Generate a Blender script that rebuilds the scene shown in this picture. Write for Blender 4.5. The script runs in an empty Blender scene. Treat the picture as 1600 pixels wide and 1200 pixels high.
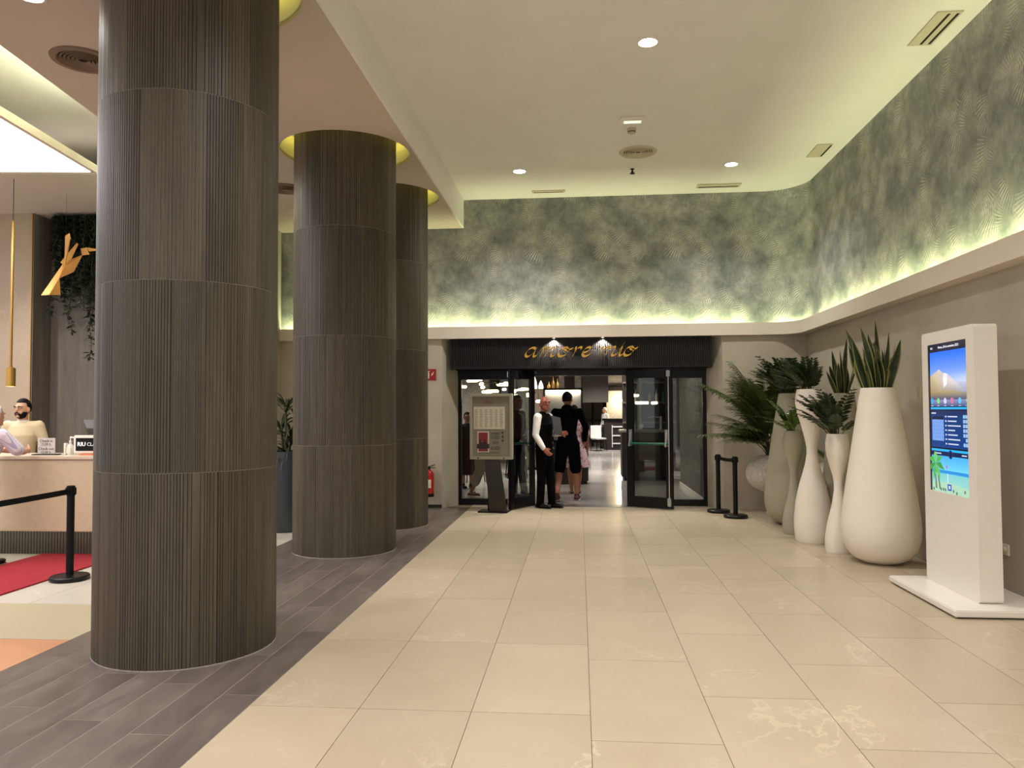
import bpy, bmesh, math, random
from mathutils import Vector, Matrix, Euler
random.seed(7)
S = bpy.context.scene
COL = S.collection
PI = math.pi
D = bpy.data

# ------------------------------------------------------------------ camera, world, exposure
cd = D.cameras.new('camera'); cam = D.objects.new('camera', cd); COL.objects.link(cam)
cd.sensor_width = 36.0; cd.lens = 27.0; cd.clip_start = .05; cd.clip_end = 200
cam.matrix_world = Matrix.Translation((0, 0, 1.55)) @ Matrix((
    (0.99618511, 0.00796948, 0.08690055),
    (0.08711893, -0.03318816, -0.99564494),
    (-0.0050507, 0.99941735, -0.03375585))).to_4x4()
S.camera = cam
W = D.worlds.new('world'); S.world = W; W.use_nodes = True
W.node_tree.nodes['Background'].inputs[0].default_value = (1.0, .985, 1.0, 1)
W.node_tree.nodes['Background'].inputs[1].default_value = .42
S.view_settings.view_transform = 'Standard'; S.view_settings.look = 'None'
S.view_settings.gamma = 1; S.view_settings.use_curve_mapping = False
S.view_settings.exposure = 1.09
LED = (.88, 1.0, .56)          # cove strips: yellow green
WARM = (1.0, .975, .98)
P_DOWN, P_LEDGE, P_LOW, P_REST = 44, 3.3, 26, 32

def area(name, loc, direc, sx, sy, power, col, spread=PI, xaxis=None):
    l = D.lights.new(name, 'AREA'); l.shape = 'RECTANGLE'; l.size = sx; l.size_y = sy
    l.energy = power; l.color = col; l.spread = spread
    o = D.objects.new(name, l); COL.objects.link(o)
    z = -Vector(direc).normalized()
    x = Vector(xaxis if xaxis else (1, 0, 0)); x = (x - z * x.dot(z)).normalized()
    y = z.cross(x)
    m = Matrix((x, y, z)).transposed().to_4x4(); m.translation = loc
    o.matrix_world = m
    return o
def spot(name, loc, power, col, ang=120, blend=.8, r=.05, target=None):
    l = D.lights.new(name, 'SPOT'); l.energy = power; l.color = col
    l.spot_size = math.radians(ang); l.spot_blend = blend; l.shadow_soft_size = r
    o = D.objects.new(name, l); COL.objects.link(o); o.location = loc
    if target:
        o.rotation_euler = (Vector(target) - Vector(loc)).to_track_quat('-Z', 'Y').to_euler()
    return o
ZH, ZL = 4.95, 4.49            # high and low ceilings
DOWN_HIGH = [(.66, 7.08), (-.82, 10.79), (2.13, 10.78), (-.82, 3.6), (2.13, 3.6), (.66, .5)]
DOWN_LOW = [(-3.83, 5.0), (-3.83, 1.6), (-3.9, 8.3), (-2.2, 6.75)]
for x, y in DOWN_HIGH: spot('downlight_lamp', (x, y, ZH - .03), P_DOWN * (2.6 if x > 2 and y > 9 else 4), WARM, 128, 1.0, .08)
for x, y in DOWN_LOW[:3]: spot('downlight_lamp', (x, y, ZL - .03), P_LOW * (5 if y < 3 else 2.4), WARM, 140, .9, .07)
# ledge coves (back wall and right wall and their rounded corner)
area('cove_lamp', (-3.6, 12.14, 2.825), (0, -.22, 1), 12.6, .03, P_LEDGE * 12.6, LED)
area('cove_lamp', (3.38, 4.2, 2.825), (-.22, 0, 1), .03, 14.4, P_LEDGE * 14.4, LED)
for k in range(3):
    a = math.radians(15 + 30 * k)
    area('cove_lamp', (2.96 + .435 * math.sin(a), 11.72 + .435 * math.cos(a), 2.825), (-.2 * math.sin(a), -.2 * math.cos(a), 1), .17, .02, P_LEDGE * .22, LED,
         xaxis=(math.cos(a), -math.sin(a), 0))
# two small spots over the letters
for x in (-.392, .375): spot('letter_spot_lamp', (x, 12.105, 2.685), 150, (1, .95, .88), 112, .5, .008, (x, 12.16, 2.30))
# reception: cove of the lowered luminous ceiling, pendant, LED under counter
area('tray_cove_lamp', (-4.63, 7.0, 4.56), (-.5, 0, .86), .03, 8.0, 60, (.86, 1.0, .70), xaxis=(1, .11, 0))
area('counter_cove_lamp', (-7.5, 7.86, .27), (0, .25, -1), 6.0, .05, 2.0, (.97, 1, .72))
spot('pendant_lamp_light', (-7.07, 9.0, 1.86), 25, WARM, 110, .8, .04)
spot('reception_fill', (-8.6, 8.6, 4.2), 130, (1, .95, .88), 100, .9, .08, (-7.2, 9.6, 1.0))  # unseen spot without a fixture, added to brighten the reception
# restaurant lamps, under its ceiling
for x, y, p in ((-3.4, 15.5, .4), (-1.6, 17.5, .9), (.5, 19, 1.5), (.8, 24, 1.7), (.8, 28.5, 1.9), (-2.6, 19.5, .9), (1.3, 14.2, .45)):
    area('restaurant_lamp', (x, y, 3.22), (0, 0, -1), .7, .7, P_REST * p, (1, .94, .90), math.radians(130))

area('partition_fill', (-.335, 15.98, 1.93), (0, .55, -1), .7, .03, 5, (1, .9, .66))  # added light that brightens the top of the partition's metal sheet
# ------------------------------------------------------------------ materials
def srgb(r, g, b):
    f = lambda c: (c / 255 / 12.92) if c / 255 <= .04045 else ((c / 255 + .055) / 1.055) ** 2.4
    return (f(r), f(g), f(b), 1)
class N:
    def __init__(s, name):
        s.m = D.materials.new(name); s.m.use_nodes = True; s.t = s.m.node_tree
        s.b = s.t.nodes['Principled BSDF']; s.out = s.t.nodes['Material Output']
    def n(s, typ, **kw):
        nd = s.t.nodes.new('ShaderNode' + typ)
        for k, v in kw.items():
            if k.startswith('_'): setattr(nd, k[1:], v)
            else: nd.inputs[k.replace('__', ' ')].default_value = v
        return nd
    def l(s, a, b): s.t.links.new(a, b)
    def math(s, op, a, b=None, c=None, clamp=False):
        nd = s.t.nodes.new('ShaderNodeMath'); nd.operation = op; nd.use_clamp = clamp
        for i, v in enumerate((a, b, c)):
            if v is None: continue
            if isinstance(v, (int, float)): nd.inputs[i].default_value = v
            else: s.l(v, nd.inputs[i])
        return nd.outputs[0]
    def mix(s, fac, a, b):
        nd = s.t.nodes.new('ShaderNodeMix'); nd.data_type = 'RGBA'
        for sock, v in ((nd.inputs[0], fac), (nd.inputs[6], a), (nd.inputs[7], b)):
            if isinstance(v, (int, float)): sock.default_value = v
            elif isinstance(v, tuple): sock.default_value = v
            else: s.l(v, sock)
        return nd.outputs[2]
    def ramp(s, fac, stops):
        nd = s.t.nodes.new('ShaderNodeValToRGB'); e = nd.color_ramp.elements
        while len(e) < len(stops): e.new(.5)
        for el, (p, c) in zip(e, stops): el.position = p; el.color = c
        s.l(fac, nd.inputs[0]); return nd.outputs[0]
    def bump(s, h, strength=.3, dist=.01):
        nd = s.n('Bump', Strength=strength, Distance=dist); s.l(h, nd.inputs['Height']); s.l(nd.outputs[0], s.b.inputs['Normal'])
def mat(name, rgb, rough=.6, metal=0, spec=.5, noise=0, scale=8, bump=0, emit=0, coat=0):
    w = N(name); c = srgb(*rgb)
    w.b.inputs['Base Color'].default_value = c; w.b.inputs['Roughness'].default_value = rough
    w.b.inputs['Metallic'].default_value = metal; w.b.inputs['Specular IOR Level'].default_value = spec
    if coat: w.b.inputs['Coat Weight'].default_value = coat
    if noise or bump:
        tc = w.n('TexCoord'); nz = w.n('TexNoise', Scale=scale, Detail=5.0); w.l(tc.outputs['Object'], nz.inputs['Vector'])
        if noise:
            d = tuple(max(0, x * (1 - noise)) for x in c[:3]) + (1,); e = tuple(min(1, x * (1 + noise)) for x in c[:3]) + (1,)
            w.l(w.ramp(nz.outputs['Fac'], [(.3, d), (.7, e)]), w.b.inputs['Base Color'])
        if bump: w.bump(nz.outputs['Fac'], bump)
    if emit:
        w.b.inputs['Emission Color'].default_value = c; w.b.inputs['Emission Strength'].default_value = emit
    return w.m

M = {}
M['ceiling'] = mat('ceiling_paint', (238, 232, 226), .85, noise=.02, scale=2)
M['ceiling_low'] = mat('low_ceiling_paint', (204, 188, 170), .85, noise=.03, scale=1.5)
M['wall'] = mat('greige_plaster', (186, 176, 156), .8, noise=.07, scale=2.2, bump=.04)
M['ledge'] = mat('ledge_paint', (226, 213, 194), .7)
M['black'] = mat('black_frame', (9, 8, 8), .35, spec=.3)
M['blackmatte'] = mat('black_matte', (8, 8, 8), .6, spec=.25)
M['white'] = mat('white_lacquer', (236, 228, 216), .32, noise=.01)
M['chrome'] = mat('brushed_steel', (190, 190, 188), .3, 1)
M['gold'] = mat('gold_metal', (218, 168, 72), .28, .9)
M['goldsat'] = mat('satin_brass', (196, 152, 84), .38, .85)
M['goldpaint'] = mat('gold_painted_sheet', (206, 152, 78), .5, .35)
M['planter_white'] = mat('white_planter', (240, 229, 212), .55, noise=.02, scale=6)
M['planter_grey'] = mat('grey_green_planter', (166, 160, 136), .6, noise=.03, scale=6)
M['planter_blue'] = mat('blue_grey_planter', (66, 74, 78), .5)
M['soil'] = mat('soil', (48, 38, 30), .95, noise=.4, scale=40)
M['counter'] = mat('beige_counter_stone', (200, 180, 150), .45, noise=.05, scale=14)
M['countertop'] = mat('counter_top', (206, 188, 166), .35)
M['plinthrib'] = mat('plinth_ribs', (84, 80, 74), .6)
M['led'] = mat('led_lens', (255, 246, 222), .5, emit=14)
M['ledring'] = mat('led_strip_ring', (236, 226, 96), .5, emit=2.6)
M['lum'] = mat('luminous_panel', (255, 250, 254), .5, emit=2.4)
M['red'] = mat('red_paint', (176, 26, 24), .35)
M['redsign'] = mat('red_plate', (150, 22, 24), .5)
M['carpet'] = mat('red_carpet', (150, 22, 36), .95, noise=.12, scale=60, bump=.15)
M['grey_case'] = mat('aluminium_case', (176, 168, 146), .4, .3)
M['grey_board'] = mat('grey_board', (150, 144, 126), .6)
M['paper'] = mat('paper', (232, 224, 204), .7)
M['ink'] = mat('ink', (62, 58, 54), .8)
M['inklight'] = mat('ink_light', (160, 152, 138), .8)
M['redprint'] = mat('red_print', (150, 58, 60), .7)
M['legbrown'] = mat('dark_bronze_leg', (42, 36, 30), .5)
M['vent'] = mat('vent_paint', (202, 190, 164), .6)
M['dark'] = mat('dark_void', (20, 18, 16), .9)
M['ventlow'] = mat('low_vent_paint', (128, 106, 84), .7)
M['skin'] = mat('skin', (196, 146, 116), .5)
M['skin2'] = mat('skin_tan', (176, 120, 92), .5)
M['skinred'] = mat('skin_ruddy', (170, 100, 78), .5)
M['hairdark'] = mat('dark_hair', (12, 9, 8), .7, spec=.2)
M['hairwhite'] = mat('white_hair', (214, 210, 208), .7)
M['eyewhite'] = mat('eye_white', (226, 220, 212), .3)
M['iris'] = mat('iris', (30, 20, 16), .3)
M['lips'] = mat('lips', (140, 74, 66), .5)
M['shirtwhite'] = mat('white_cotton', (232, 226, 218), .8, noise=.05, scale=10, bump=.2)
M['vestblack'] = mat('black_wool', (6, 5, 6), .9, spec=.1)
M['hoodie'] = mat('black_jersey', (5, 5, 8), .9, spec=.1)
M['shorts'] = mat('navy_black_shorts', (6, 7, 13), .9, spec=.1)
M['jacket'] = mat('beige_jacket', (202, 182, 146), .8, noise=.05, scale=9)
M['redshirt'] = mat('dark_red_shirt', (74, 20, 22), .85)
M['skirt'] = mat('burgundy_skirt', (60, 16, 28), .9)
M['charcoal'] = mat('charcoal_cloth', (44, 42, 42), .9)
M['beigetrouser'] = mat('beige_trousers', (186, 174, 158), .85)
M['shoe'] = mat('black_leather', (12, 11, 11), .35)
M['shoered'] = mat('dark_red_sneaker', (70, 26, 28), .7)
M['sole'] = mat('pale_sole', (190, 180, 170), .7)
M['green'] = mat('zz_leaf', (38, 56, 26), .35, noise=.3, scale=4)
M['green2'] = mat('zz_leaf_light', (84, 112, 44), .4, noise=.25, scale=4)
M['palm'] = mat('palm_leaf', (84, 98, 44), .5, noise=.3, scale=3)
M['palm2'] = mat('dracaena_leaf', (44, 54, 30), .45, noise=.3, scale=3)
M['snake'] = mat('snake_leaf', (44, 60, 36), .45, noise=.35, scale=14)
M['snakeedge'] = mat('snake_leaf_edge', (150, 148, 76), .45)
M['vine'] = mat('vine_leaf', (42, 54, 32), .6, noise=.35, scale=6)
M['vine2'] = mat('vine_leaf_grey', (112, 122, 100), .6, noise=.3, scale=6)
M['stem'] = mat('stem', (64, 66, 36), .7)
M['brownwall'] = mat('taupe_panel', (104, 92, 80), .7)
M['restceil'] = mat('restaurant_ceiling', (70, 62, 56), .9)
M['darkwood'] = mat('dark_wood', (38, 30, 28), .5)
M['satin'] = mat('satin_metal_sheet', (176, 172, 164), .34, .9)
M['bulb'] = mat('glowing_bulb', (255, 232, 180), .4, emit=6)
M['conelamp'] = mat('glowing_cone', (255, 250, 240), .4, emit=1.2)
M['curtain'] = mat('silver_curtain', (150, 142, 128), .45, .2)
M['cloth'] = mat('white_cloth', (222, 218, 212), .85)
M['greenbar'] = mat('green_push_bar', (24, 92, 62), .35)
M['monitor'] = mat('grey_plastic', (62, 58, 56), .5)
M['clear'] = mat('clear_plastic', (222, 218, 214), .15)
M['orange'] = mat('orange_card', (206, 120, 82), .6)
M['exitgreen'] = mat('exit_green', (26, 96, 68), .5)

def glass(name, tint, refl=1.0):
    w = N(name); t = w.t
    tr = w.n('BsdfTransparent', Color=tint); gl = w.n('BsdfGlossy', Roughness=.02)
    fr = w.n('LayerWeight', Blend=.5); mx = w.n('MixShader')
    w.l(w.math('MULTIPLY', w.math('MULTIPLY_ADD', w.math('POWER', fr.outputs['Facing'], 4.0), .9, .045), refl), mx.inputs[0]); w.l(tr.outputs[0], mx.inputs[1]); w.l(gl.outputs[0], mx.inputs[2])
    w.l(mx.outputs[0], w.out.inputs[0]); return w.m
M['glass'] = glass('door_glass', (.86, .88, .86, 1)); M['caseglass'] = glass('case_glass', (.98, .98, .97, 1), .5); M['glassdark'] = glass('tinted_glass', (.62, .65, .63, 1), 1.3)

def stone(name, base, light, vein, rough, vscale=1.0, veinamt=.6, dark=.88):
    w = N(name); g = w.n('NewGeometry'); oi = w.n('ObjectInfo')
    off = w.n('CombineXYZ'); w.l(w.math('MULTIPLY', oi.outputs['Random'], 37.0), off.inputs[2])
    ad = w.n('VectorMath', _operation='ADD'); w.l(g.outputs['Position'], ad.inputs[0]); w.l(off.outputs[0], ad.inputs[1])
    n1 = w.n('TexNoise', Scale=1.6 * vscale, Detail=6.0, Roughness=.6, Distortion=.6); w.l(ad.outputs[0], n1.inputs['Vector'])
    n2 = w.n('TexNoise', Scale=1.05 * vscale, Detail=6.0, Roughness=.56, Distortion=.35); w.l(ad.outputs[0], n2.inputs['Vector'])
    n3 = w.n('TexNoise', Scale=60.0, Detail=3.0); w.l(ad.outputs[0], n3.inputs['Vector'])
    n4 = w.n('TexNoise', Scale=1.0 * vscale, Detail=2.0); w.l(ad.outputs[0], n4.inputs['Vector'])
    c = w.mix(n1.outputs['Fac'], srgb(*base), srgb(*light))
    v = w.math('ABSOLUTE', w.math('SUBTRACT', n2.outputs['Fac'], .5))
    v = w.math('SUBTRACT', 1.0, w.math('DIVIDE', v, .009), clamp=True)
    gate = w.math('MULTIPLY', w.math('SUBTRACT', n4.outputs['Fac'], .44), 4.0, clamp=True)
    v = w.math('MULTIPLY', w.math('MULTIPLY', v, gate), veinamt)
    c = w.mix(v, c, srgb(*vein))
    c = w.mix(w.math('MULTIPLY', w.math('SUBTRACT', n3.outputs['Fac'], .35), .5), c, tuple(x * dark for x in srgb(*base)[:3]) + (1,))
    br = w.math('ADD', w.math('MULTIPLY', oi.outputs['Random'], .10), .95)
    hs = w.n('HueSaturation'); w.l(c, hs.inputs['Color']); w.l(br, hs.inputs['Value'])
    w.l(hs.outputs[0], w.b.inputs['Base Color'])
    w.b.inputs['Roughness'].default_value = rough
    return w.m
M['tile'] = stone('beige_marble_tile', (176, 158, 132), (196, 180, 154), (216, 200, 172), .32, veinamt=.65)
M['tileL'] = stone('pale_marble_tile', (186, 178, 164), (206, 198, 184), (226, 220, 206), .35)
M['tileS'] = stone('sand_stone_tile', (172, 158, 128), (188, 174, 144), (196, 184, 156), .5, veinamt=.1)
M['tileO'] = stone('terracotta_tile', (188, 132, 92), (200, 146, 104), (206, 158, 118), .5, veinamt=.1)
M['tileR'] = stone('restaurant_tile', (164, 158, 152), (186, 180, 174), (196, 190, 184), .16, veinamt=.1)
M['grout'] = mat('grout', (120, 104, 82), .9)

def woodlike(name, cols, sc, rough, streak):
    w = N(name); tc = w.n('TexCoord'); oi = w.n('ObjectInfo')
    off = w.n('CombineXYZ'); w.l(w.math('MULTIPLY', oi.outputs['Random'], 53.0), off.inputs[0]); w.l(w.math('MULTIPLY', oi.outputs['Random'], 29.0), off.inputs[2])
    mp = w.n('Mapping', Scale=sc); w.l(tc.outputs['Object'], mp.inputs['Vector'])
    ad = w.n('VectorMath', _operation='ADD'); w.l(mp.outputs[0], ad.inputs[0]); w.l(off.outputs[0], ad.inputs[1])
    n1 = w.n('TexNoise', Scale=1.0, Detail=5.0, Roughness=.65, Distortion=.4); w.l(ad.outputs[0], n1.inputs['Vector'])
    f = w.math('ADD', w.math('MULTIPLY', n1.outputs['Fac'], streak), w.math('MULTIPLY', oi.outputs['Random'], 1 - streak))
    w.l(w.ramp(f, [(.25, srgb(*cols[0])), (.5, srgb(*cols[1])), (.75, srgb(*cols[2]))]), w.b.inputs['Base Color'])
    w.b.inputs['Roughness'].default_value = rough
    w.bump(n1.outputs['Fac'], .12, .003)
    return w.m
M['colpanel'] = woodlike('column_ribbed_tile', [(56, 49, 38), (76, 68, 54), (96, 87, 72)], (26, 26, 1.2), .5, .78)
M['grouttop'] = mat('pale_joint', (168, 160, 148), .8)
M['plank'] = woodlike('grey_brown_plank', [(84, 75, 69), (104, 94, 87), (124, 113, 105)], (6.5, 1.9, 6.5), .3, .82)
M['plankgrout'] = mat('plank_joint', (148, 138, 126), .9)
M['fascia'] = mat('black_ribbed_fascia', (28, 25, 23), .5, spec=.3)
M['greywood'] = woodlike('grey_wood_wall', [(86, 78, 70), (104, 95, 86), (120, 110, 98)], (12, 12, 1.0), .6, .8)
M['pilaster'] = stone('tan_stone_panel', (160, 140, 118), (178, 158, 136), (210, 186, 158), .5, veinamt=.35)

def brickmat():
    w = N('white_brick'); tc = w.n('TexCoord')
    mp = w.n('Mapping', Rotation=(PI / 2, 0, 0)); w.l(tc.outputs['Object'], mp.inputs['Vector'])
    bt = w.n('TexBrick', Scale=6.0, Color1=srgb(214, 206, 196), Color2=srgb(190, 182, 174), Mortar=srgb(128, 120, 114)); w.l(mp.outputs[0], bt.inputs['Vector'])
    w.l(bt.outputs['Color'], w.b.inputs['Base Color']); w.b.inputs['Roughness'].default_value = .8
    return w.m
M['brick'] = brickmat()
def slatemat():
    w = N('grey_slate_wall'); tc = w.n('TexCoord'); mp = w.n('Mapping', Scale=(3, 3, 1.2)); w.l(tc.outputs['Object'], mp.inputs['Vector'])
    nz = w.n('TexNoise', Scale=4.0, Detail=9.0, Roughness=.75, Distortion=.8); w.l(mp.outputs[0], nz.inputs['Vector'])
    w.l(w.ramp(nz.outputs['Fac'], [(.3, srgb(34, 34, 33)), (.5, srgb(70, 69, 66)), (.72, srgb(120, 118, 112))]), w.b.inputs['Base Color'])
    w.bump(nz.outputs['Fac'], .5); w.b.inputs['Roughness'].default_value = .7; return w.m
M['slate'] = slatemat()
def floralmat():
    w = N('pink_floral_cloth'); tc = w.n('TexCoord'); v = w.n('TexVoronoi', Scale=16.0); w.l(tc.outputs['Object'], v.inputs['Vector'])
    w.l(w.ramp(v.outputs['Distance'], [(.2, srgb(186, 92, 116)), (.35, srgb(214, 150, 160)), (.5, srgb(226, 200, 200))]), w.b.inputs['Base Color'])
    w.b.inputs['Roughness'].default_value = .9; return w.m
M['floral'] = floralmat()
def stripemat():
    w = N('striped_shirt'); tc = w.n('TexCoord'); sp = w.n('SeparateXYZ'); w.l(tc.outputs['Object'], sp.inputs[0])
    f = w.math('FRACT', w.math('MULTIPLY', w.math('ADD', w.math('ABSOLUTE', sp.outputs[0]), w.math('MULTIPLY', sp.outputs[1], .9)), 42.0))
    w.l(w.ramp(f, [(.55, srgb(226, 216, 222)), (.62, srgb(176, 168, 204)), (.9, srgb(190, 182, 208)), (.97, srgb(226, 216, 222))]), w.b.inputs['Base Color'])
    w.b.inputs['Roughness'].default_value = .85; return w.m
M['stripe'] = stripemat()

def wallpaper():
    """grey-green print of palm fans, repeating in a half drop, on the UV of the wall (metres)"""
    w = N('palm_wallpaper'); uv = w.n('UVMap', _uv_map='UVMap')
    nzw = w.n('TexNoise', Scale=3.0, Detail=3.0); w.l(uv.outputs[0], nzw.inputs['Vector'])
    wob = w.n('VectorMath', _operation='MULTIPLY_ADD'); w.l(nzw.outputs['Color'], wob.inputs[0]); wob.inputs[1].default_value = (.05, .05, 0); w.l(uv.outputs[0], wob.inputs[2])
    sp = w.n('SeparateXYZ'); w.l(wob.outputs[0], sp.inputs[0]); U, V = sp.outputs[0], sp.outputs[1]
    PX, PY = 1.10, .98
    big = w.n('TexNoise', Scale=2.4, Detail=5.0, Roughness=.6); w.l(uv.outputs[0], big.inputs['Vector'])
    mid = w.n('TexNoise', Scale=9.0, Detail=6.0, Roughness=.7, Distortion=1.6); w.l(uv.outputs[0], mid.inputs['Vector'])
    base = w.ramp(big.outputs['Fac'], [(.30, srgb(104, 112, 108)), (.5, srgb(152, 154, 146)), (.70, srgb(200, 198, 188))])
    base = w.mix(w.math('MULTIPLY_ADD', mid.outputs['Fac'], 2.6, -.95, clamp=True), w.mix(.45, base, srgb(88, 96, 94)), base)
    acc = None; veil = None
    #   cu, cv, direction of the fan, spread, reach, ribs, strength
    fans = [(.18, .30, 205, 34, .44, 62, 1.0), (.44, .20, 118, 38, .38, 60, .8), (.62, .42, 240, 30, .46, 58, 1.0), (.84, .14, 160, 34, .38, 64, .8),
            (.34, .64, 300, 30, .42, 60, .9), (.93, .60, 222, 34, .44, 60, 1.0), (.08, .82, 340, 34, .36, 66, .7), (.66, .86, 185, 36, .42, 60, .9),
            (.30, .46, 30, 30, .34, 70, .7), (.82, .84, 75, 30, .36, 66, .7), (.52, .62, 262, 30, .40, 62, 1.0), (.72, .62, 140, 28, .34, 70, .7)]
    for cu, cv, an, spd, reach, ribs, st in fans:
        row = w.math('FLOOR', w.math('DIVIDE', V, PY))
        uu = w.math('ADD', U, w.math('MULTIPLY', row, PX * .5))
        x = w.math('SUBTRACT', w.math('FLOORED_MODULO', w.math('SUBTRACT', uu, cu * PX - PX * .5), PX), PX * .5)
        # the fan's own row, so that fans run over the row line
        y = w.math('SUBTRACT', w.math('FLOORED_MODULO', w.math('SUBTRACT', V, cv * PY - PY * .5), PY), PY * .5)
        a0 = math.radians(an); ca, sa = math.cos(a0), math.sin(a0)
        lx = w.math('ADD', w.math('MULTIPLY', x, ca), w.math('MULTIPLY', y, sa))
        ly = w.math('SUBTRACT', w.math('MULTIPLY', y, ca), w.math('MULTIPLY', x, sa))
        r = w.math('SQRT', w.math('ADD', w.math('MULTIPLY', x, x), w.math('MULTIPLY', y, y)))
        a = w.math('ARCTAN2', ly, lx)
        # ribs get bent slightly outwards
        s_ = w.math('SINE', w.math('ADD', w.math('MULTIPLY', a, float(ribs)), w.math('MULTIPLY', r, 6.0)))
        s_ = w.math('POWER', w.math('MULTIPLY_ADD', s_, .5, .5), 3.0)
        ma = w.math('SUBTRACT', 1.0, w.math('DIVIDE', w.math('ABSOLUTE', a), math.radians(spd)), clamp=True)
        ma = w.math('POWER', ma, .6)
        # reach gets shorter to the sides
        mr = w.math('MULTIPLY', w.math('SUBTRACT', reach, r), 9.0, clamp=True)
        body = w.math('MULTIPLY', ma, mr); m_ = w.math('MULTIPLY', body, w.math('MULTIPLY', w.math('SUBTRACT', r, .17), 10.0, clamp=True))
        f = w.math('MULTIPLY', w.math('MULTIPLY', s_, m_), st)
        acc = f if acc is None else w.math('MAXIMUM', acc, f)
        veil = body if veil is None else w.math('MAXIMUM', veil, body)
    def brush(rot, sx, sy, lo):
        mp = w.n('Mapping', Rotation=(0, 0, rot), Scale=(sx, sy, 1)); w.l(wob.outputs[0], mp.inputs['Vector'])
        nz = w.n('TexNoise', Scale=1.0, Detail=3.0, Roughness=.6); w.l(mp.outputs[0], nz.inputs['Vector'])
        return w.math('MULTIPLY', w.math('SUBTRACT', nz.outputs['Fac'], lo), 5.0, clamp=True)
    msk = w.n('TexNoise', Scale=4.2, Detail=2.0); w.l(uv.outputs[0], msk.inputs['Vector'])
    b1 = w.math('MULTIPLY', brush(.65, 62, 7, .53), w.math('MULTIPLY', w.math('SUBTRACT', msk.outputs['Fac'], .44), 6.0, clamp=True))
    b2 = w.math('MULTIPLY', brush(-.75, 62, 7, .53), w.math('MULTIPLY', w.math('SUBTRACT', .56, msk.outputs['Fac']), 6.0, clamp=True))
    br_ = w.math('MAXIMUM', b1, b2)
    dk = brush(-.25, 16, 5, .56)
    acc = w.math('MULTIPLY', acc, w.math('MULTIPLY_ADD', mid.outputs['Fac'], 3.6, -1.0, clamp=True))
    c = w.mix(w.math('MULTIPLY', veil, .40), base, srgb(164, 162, 148))
    c = w.mix(w.math('MULTIPLY', dk, .5), c, srgb(88, 96, 90))
    c = w.mix(w.math('MULTIPLY', br_, .28), c, srgb(206, 204, 186))
    c = w.mix(w.math('MULTIPLY', acc, .78, clamp=True), c, srgb(246, 243, 226))
    w.l(c, w.b.inputs['Base Color']); w.b.inputs['Roughness'].default_value = .62
    w.bump(acc, .25, .01)
    return w.m
M['paperwall'] = wallpaper()

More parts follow.
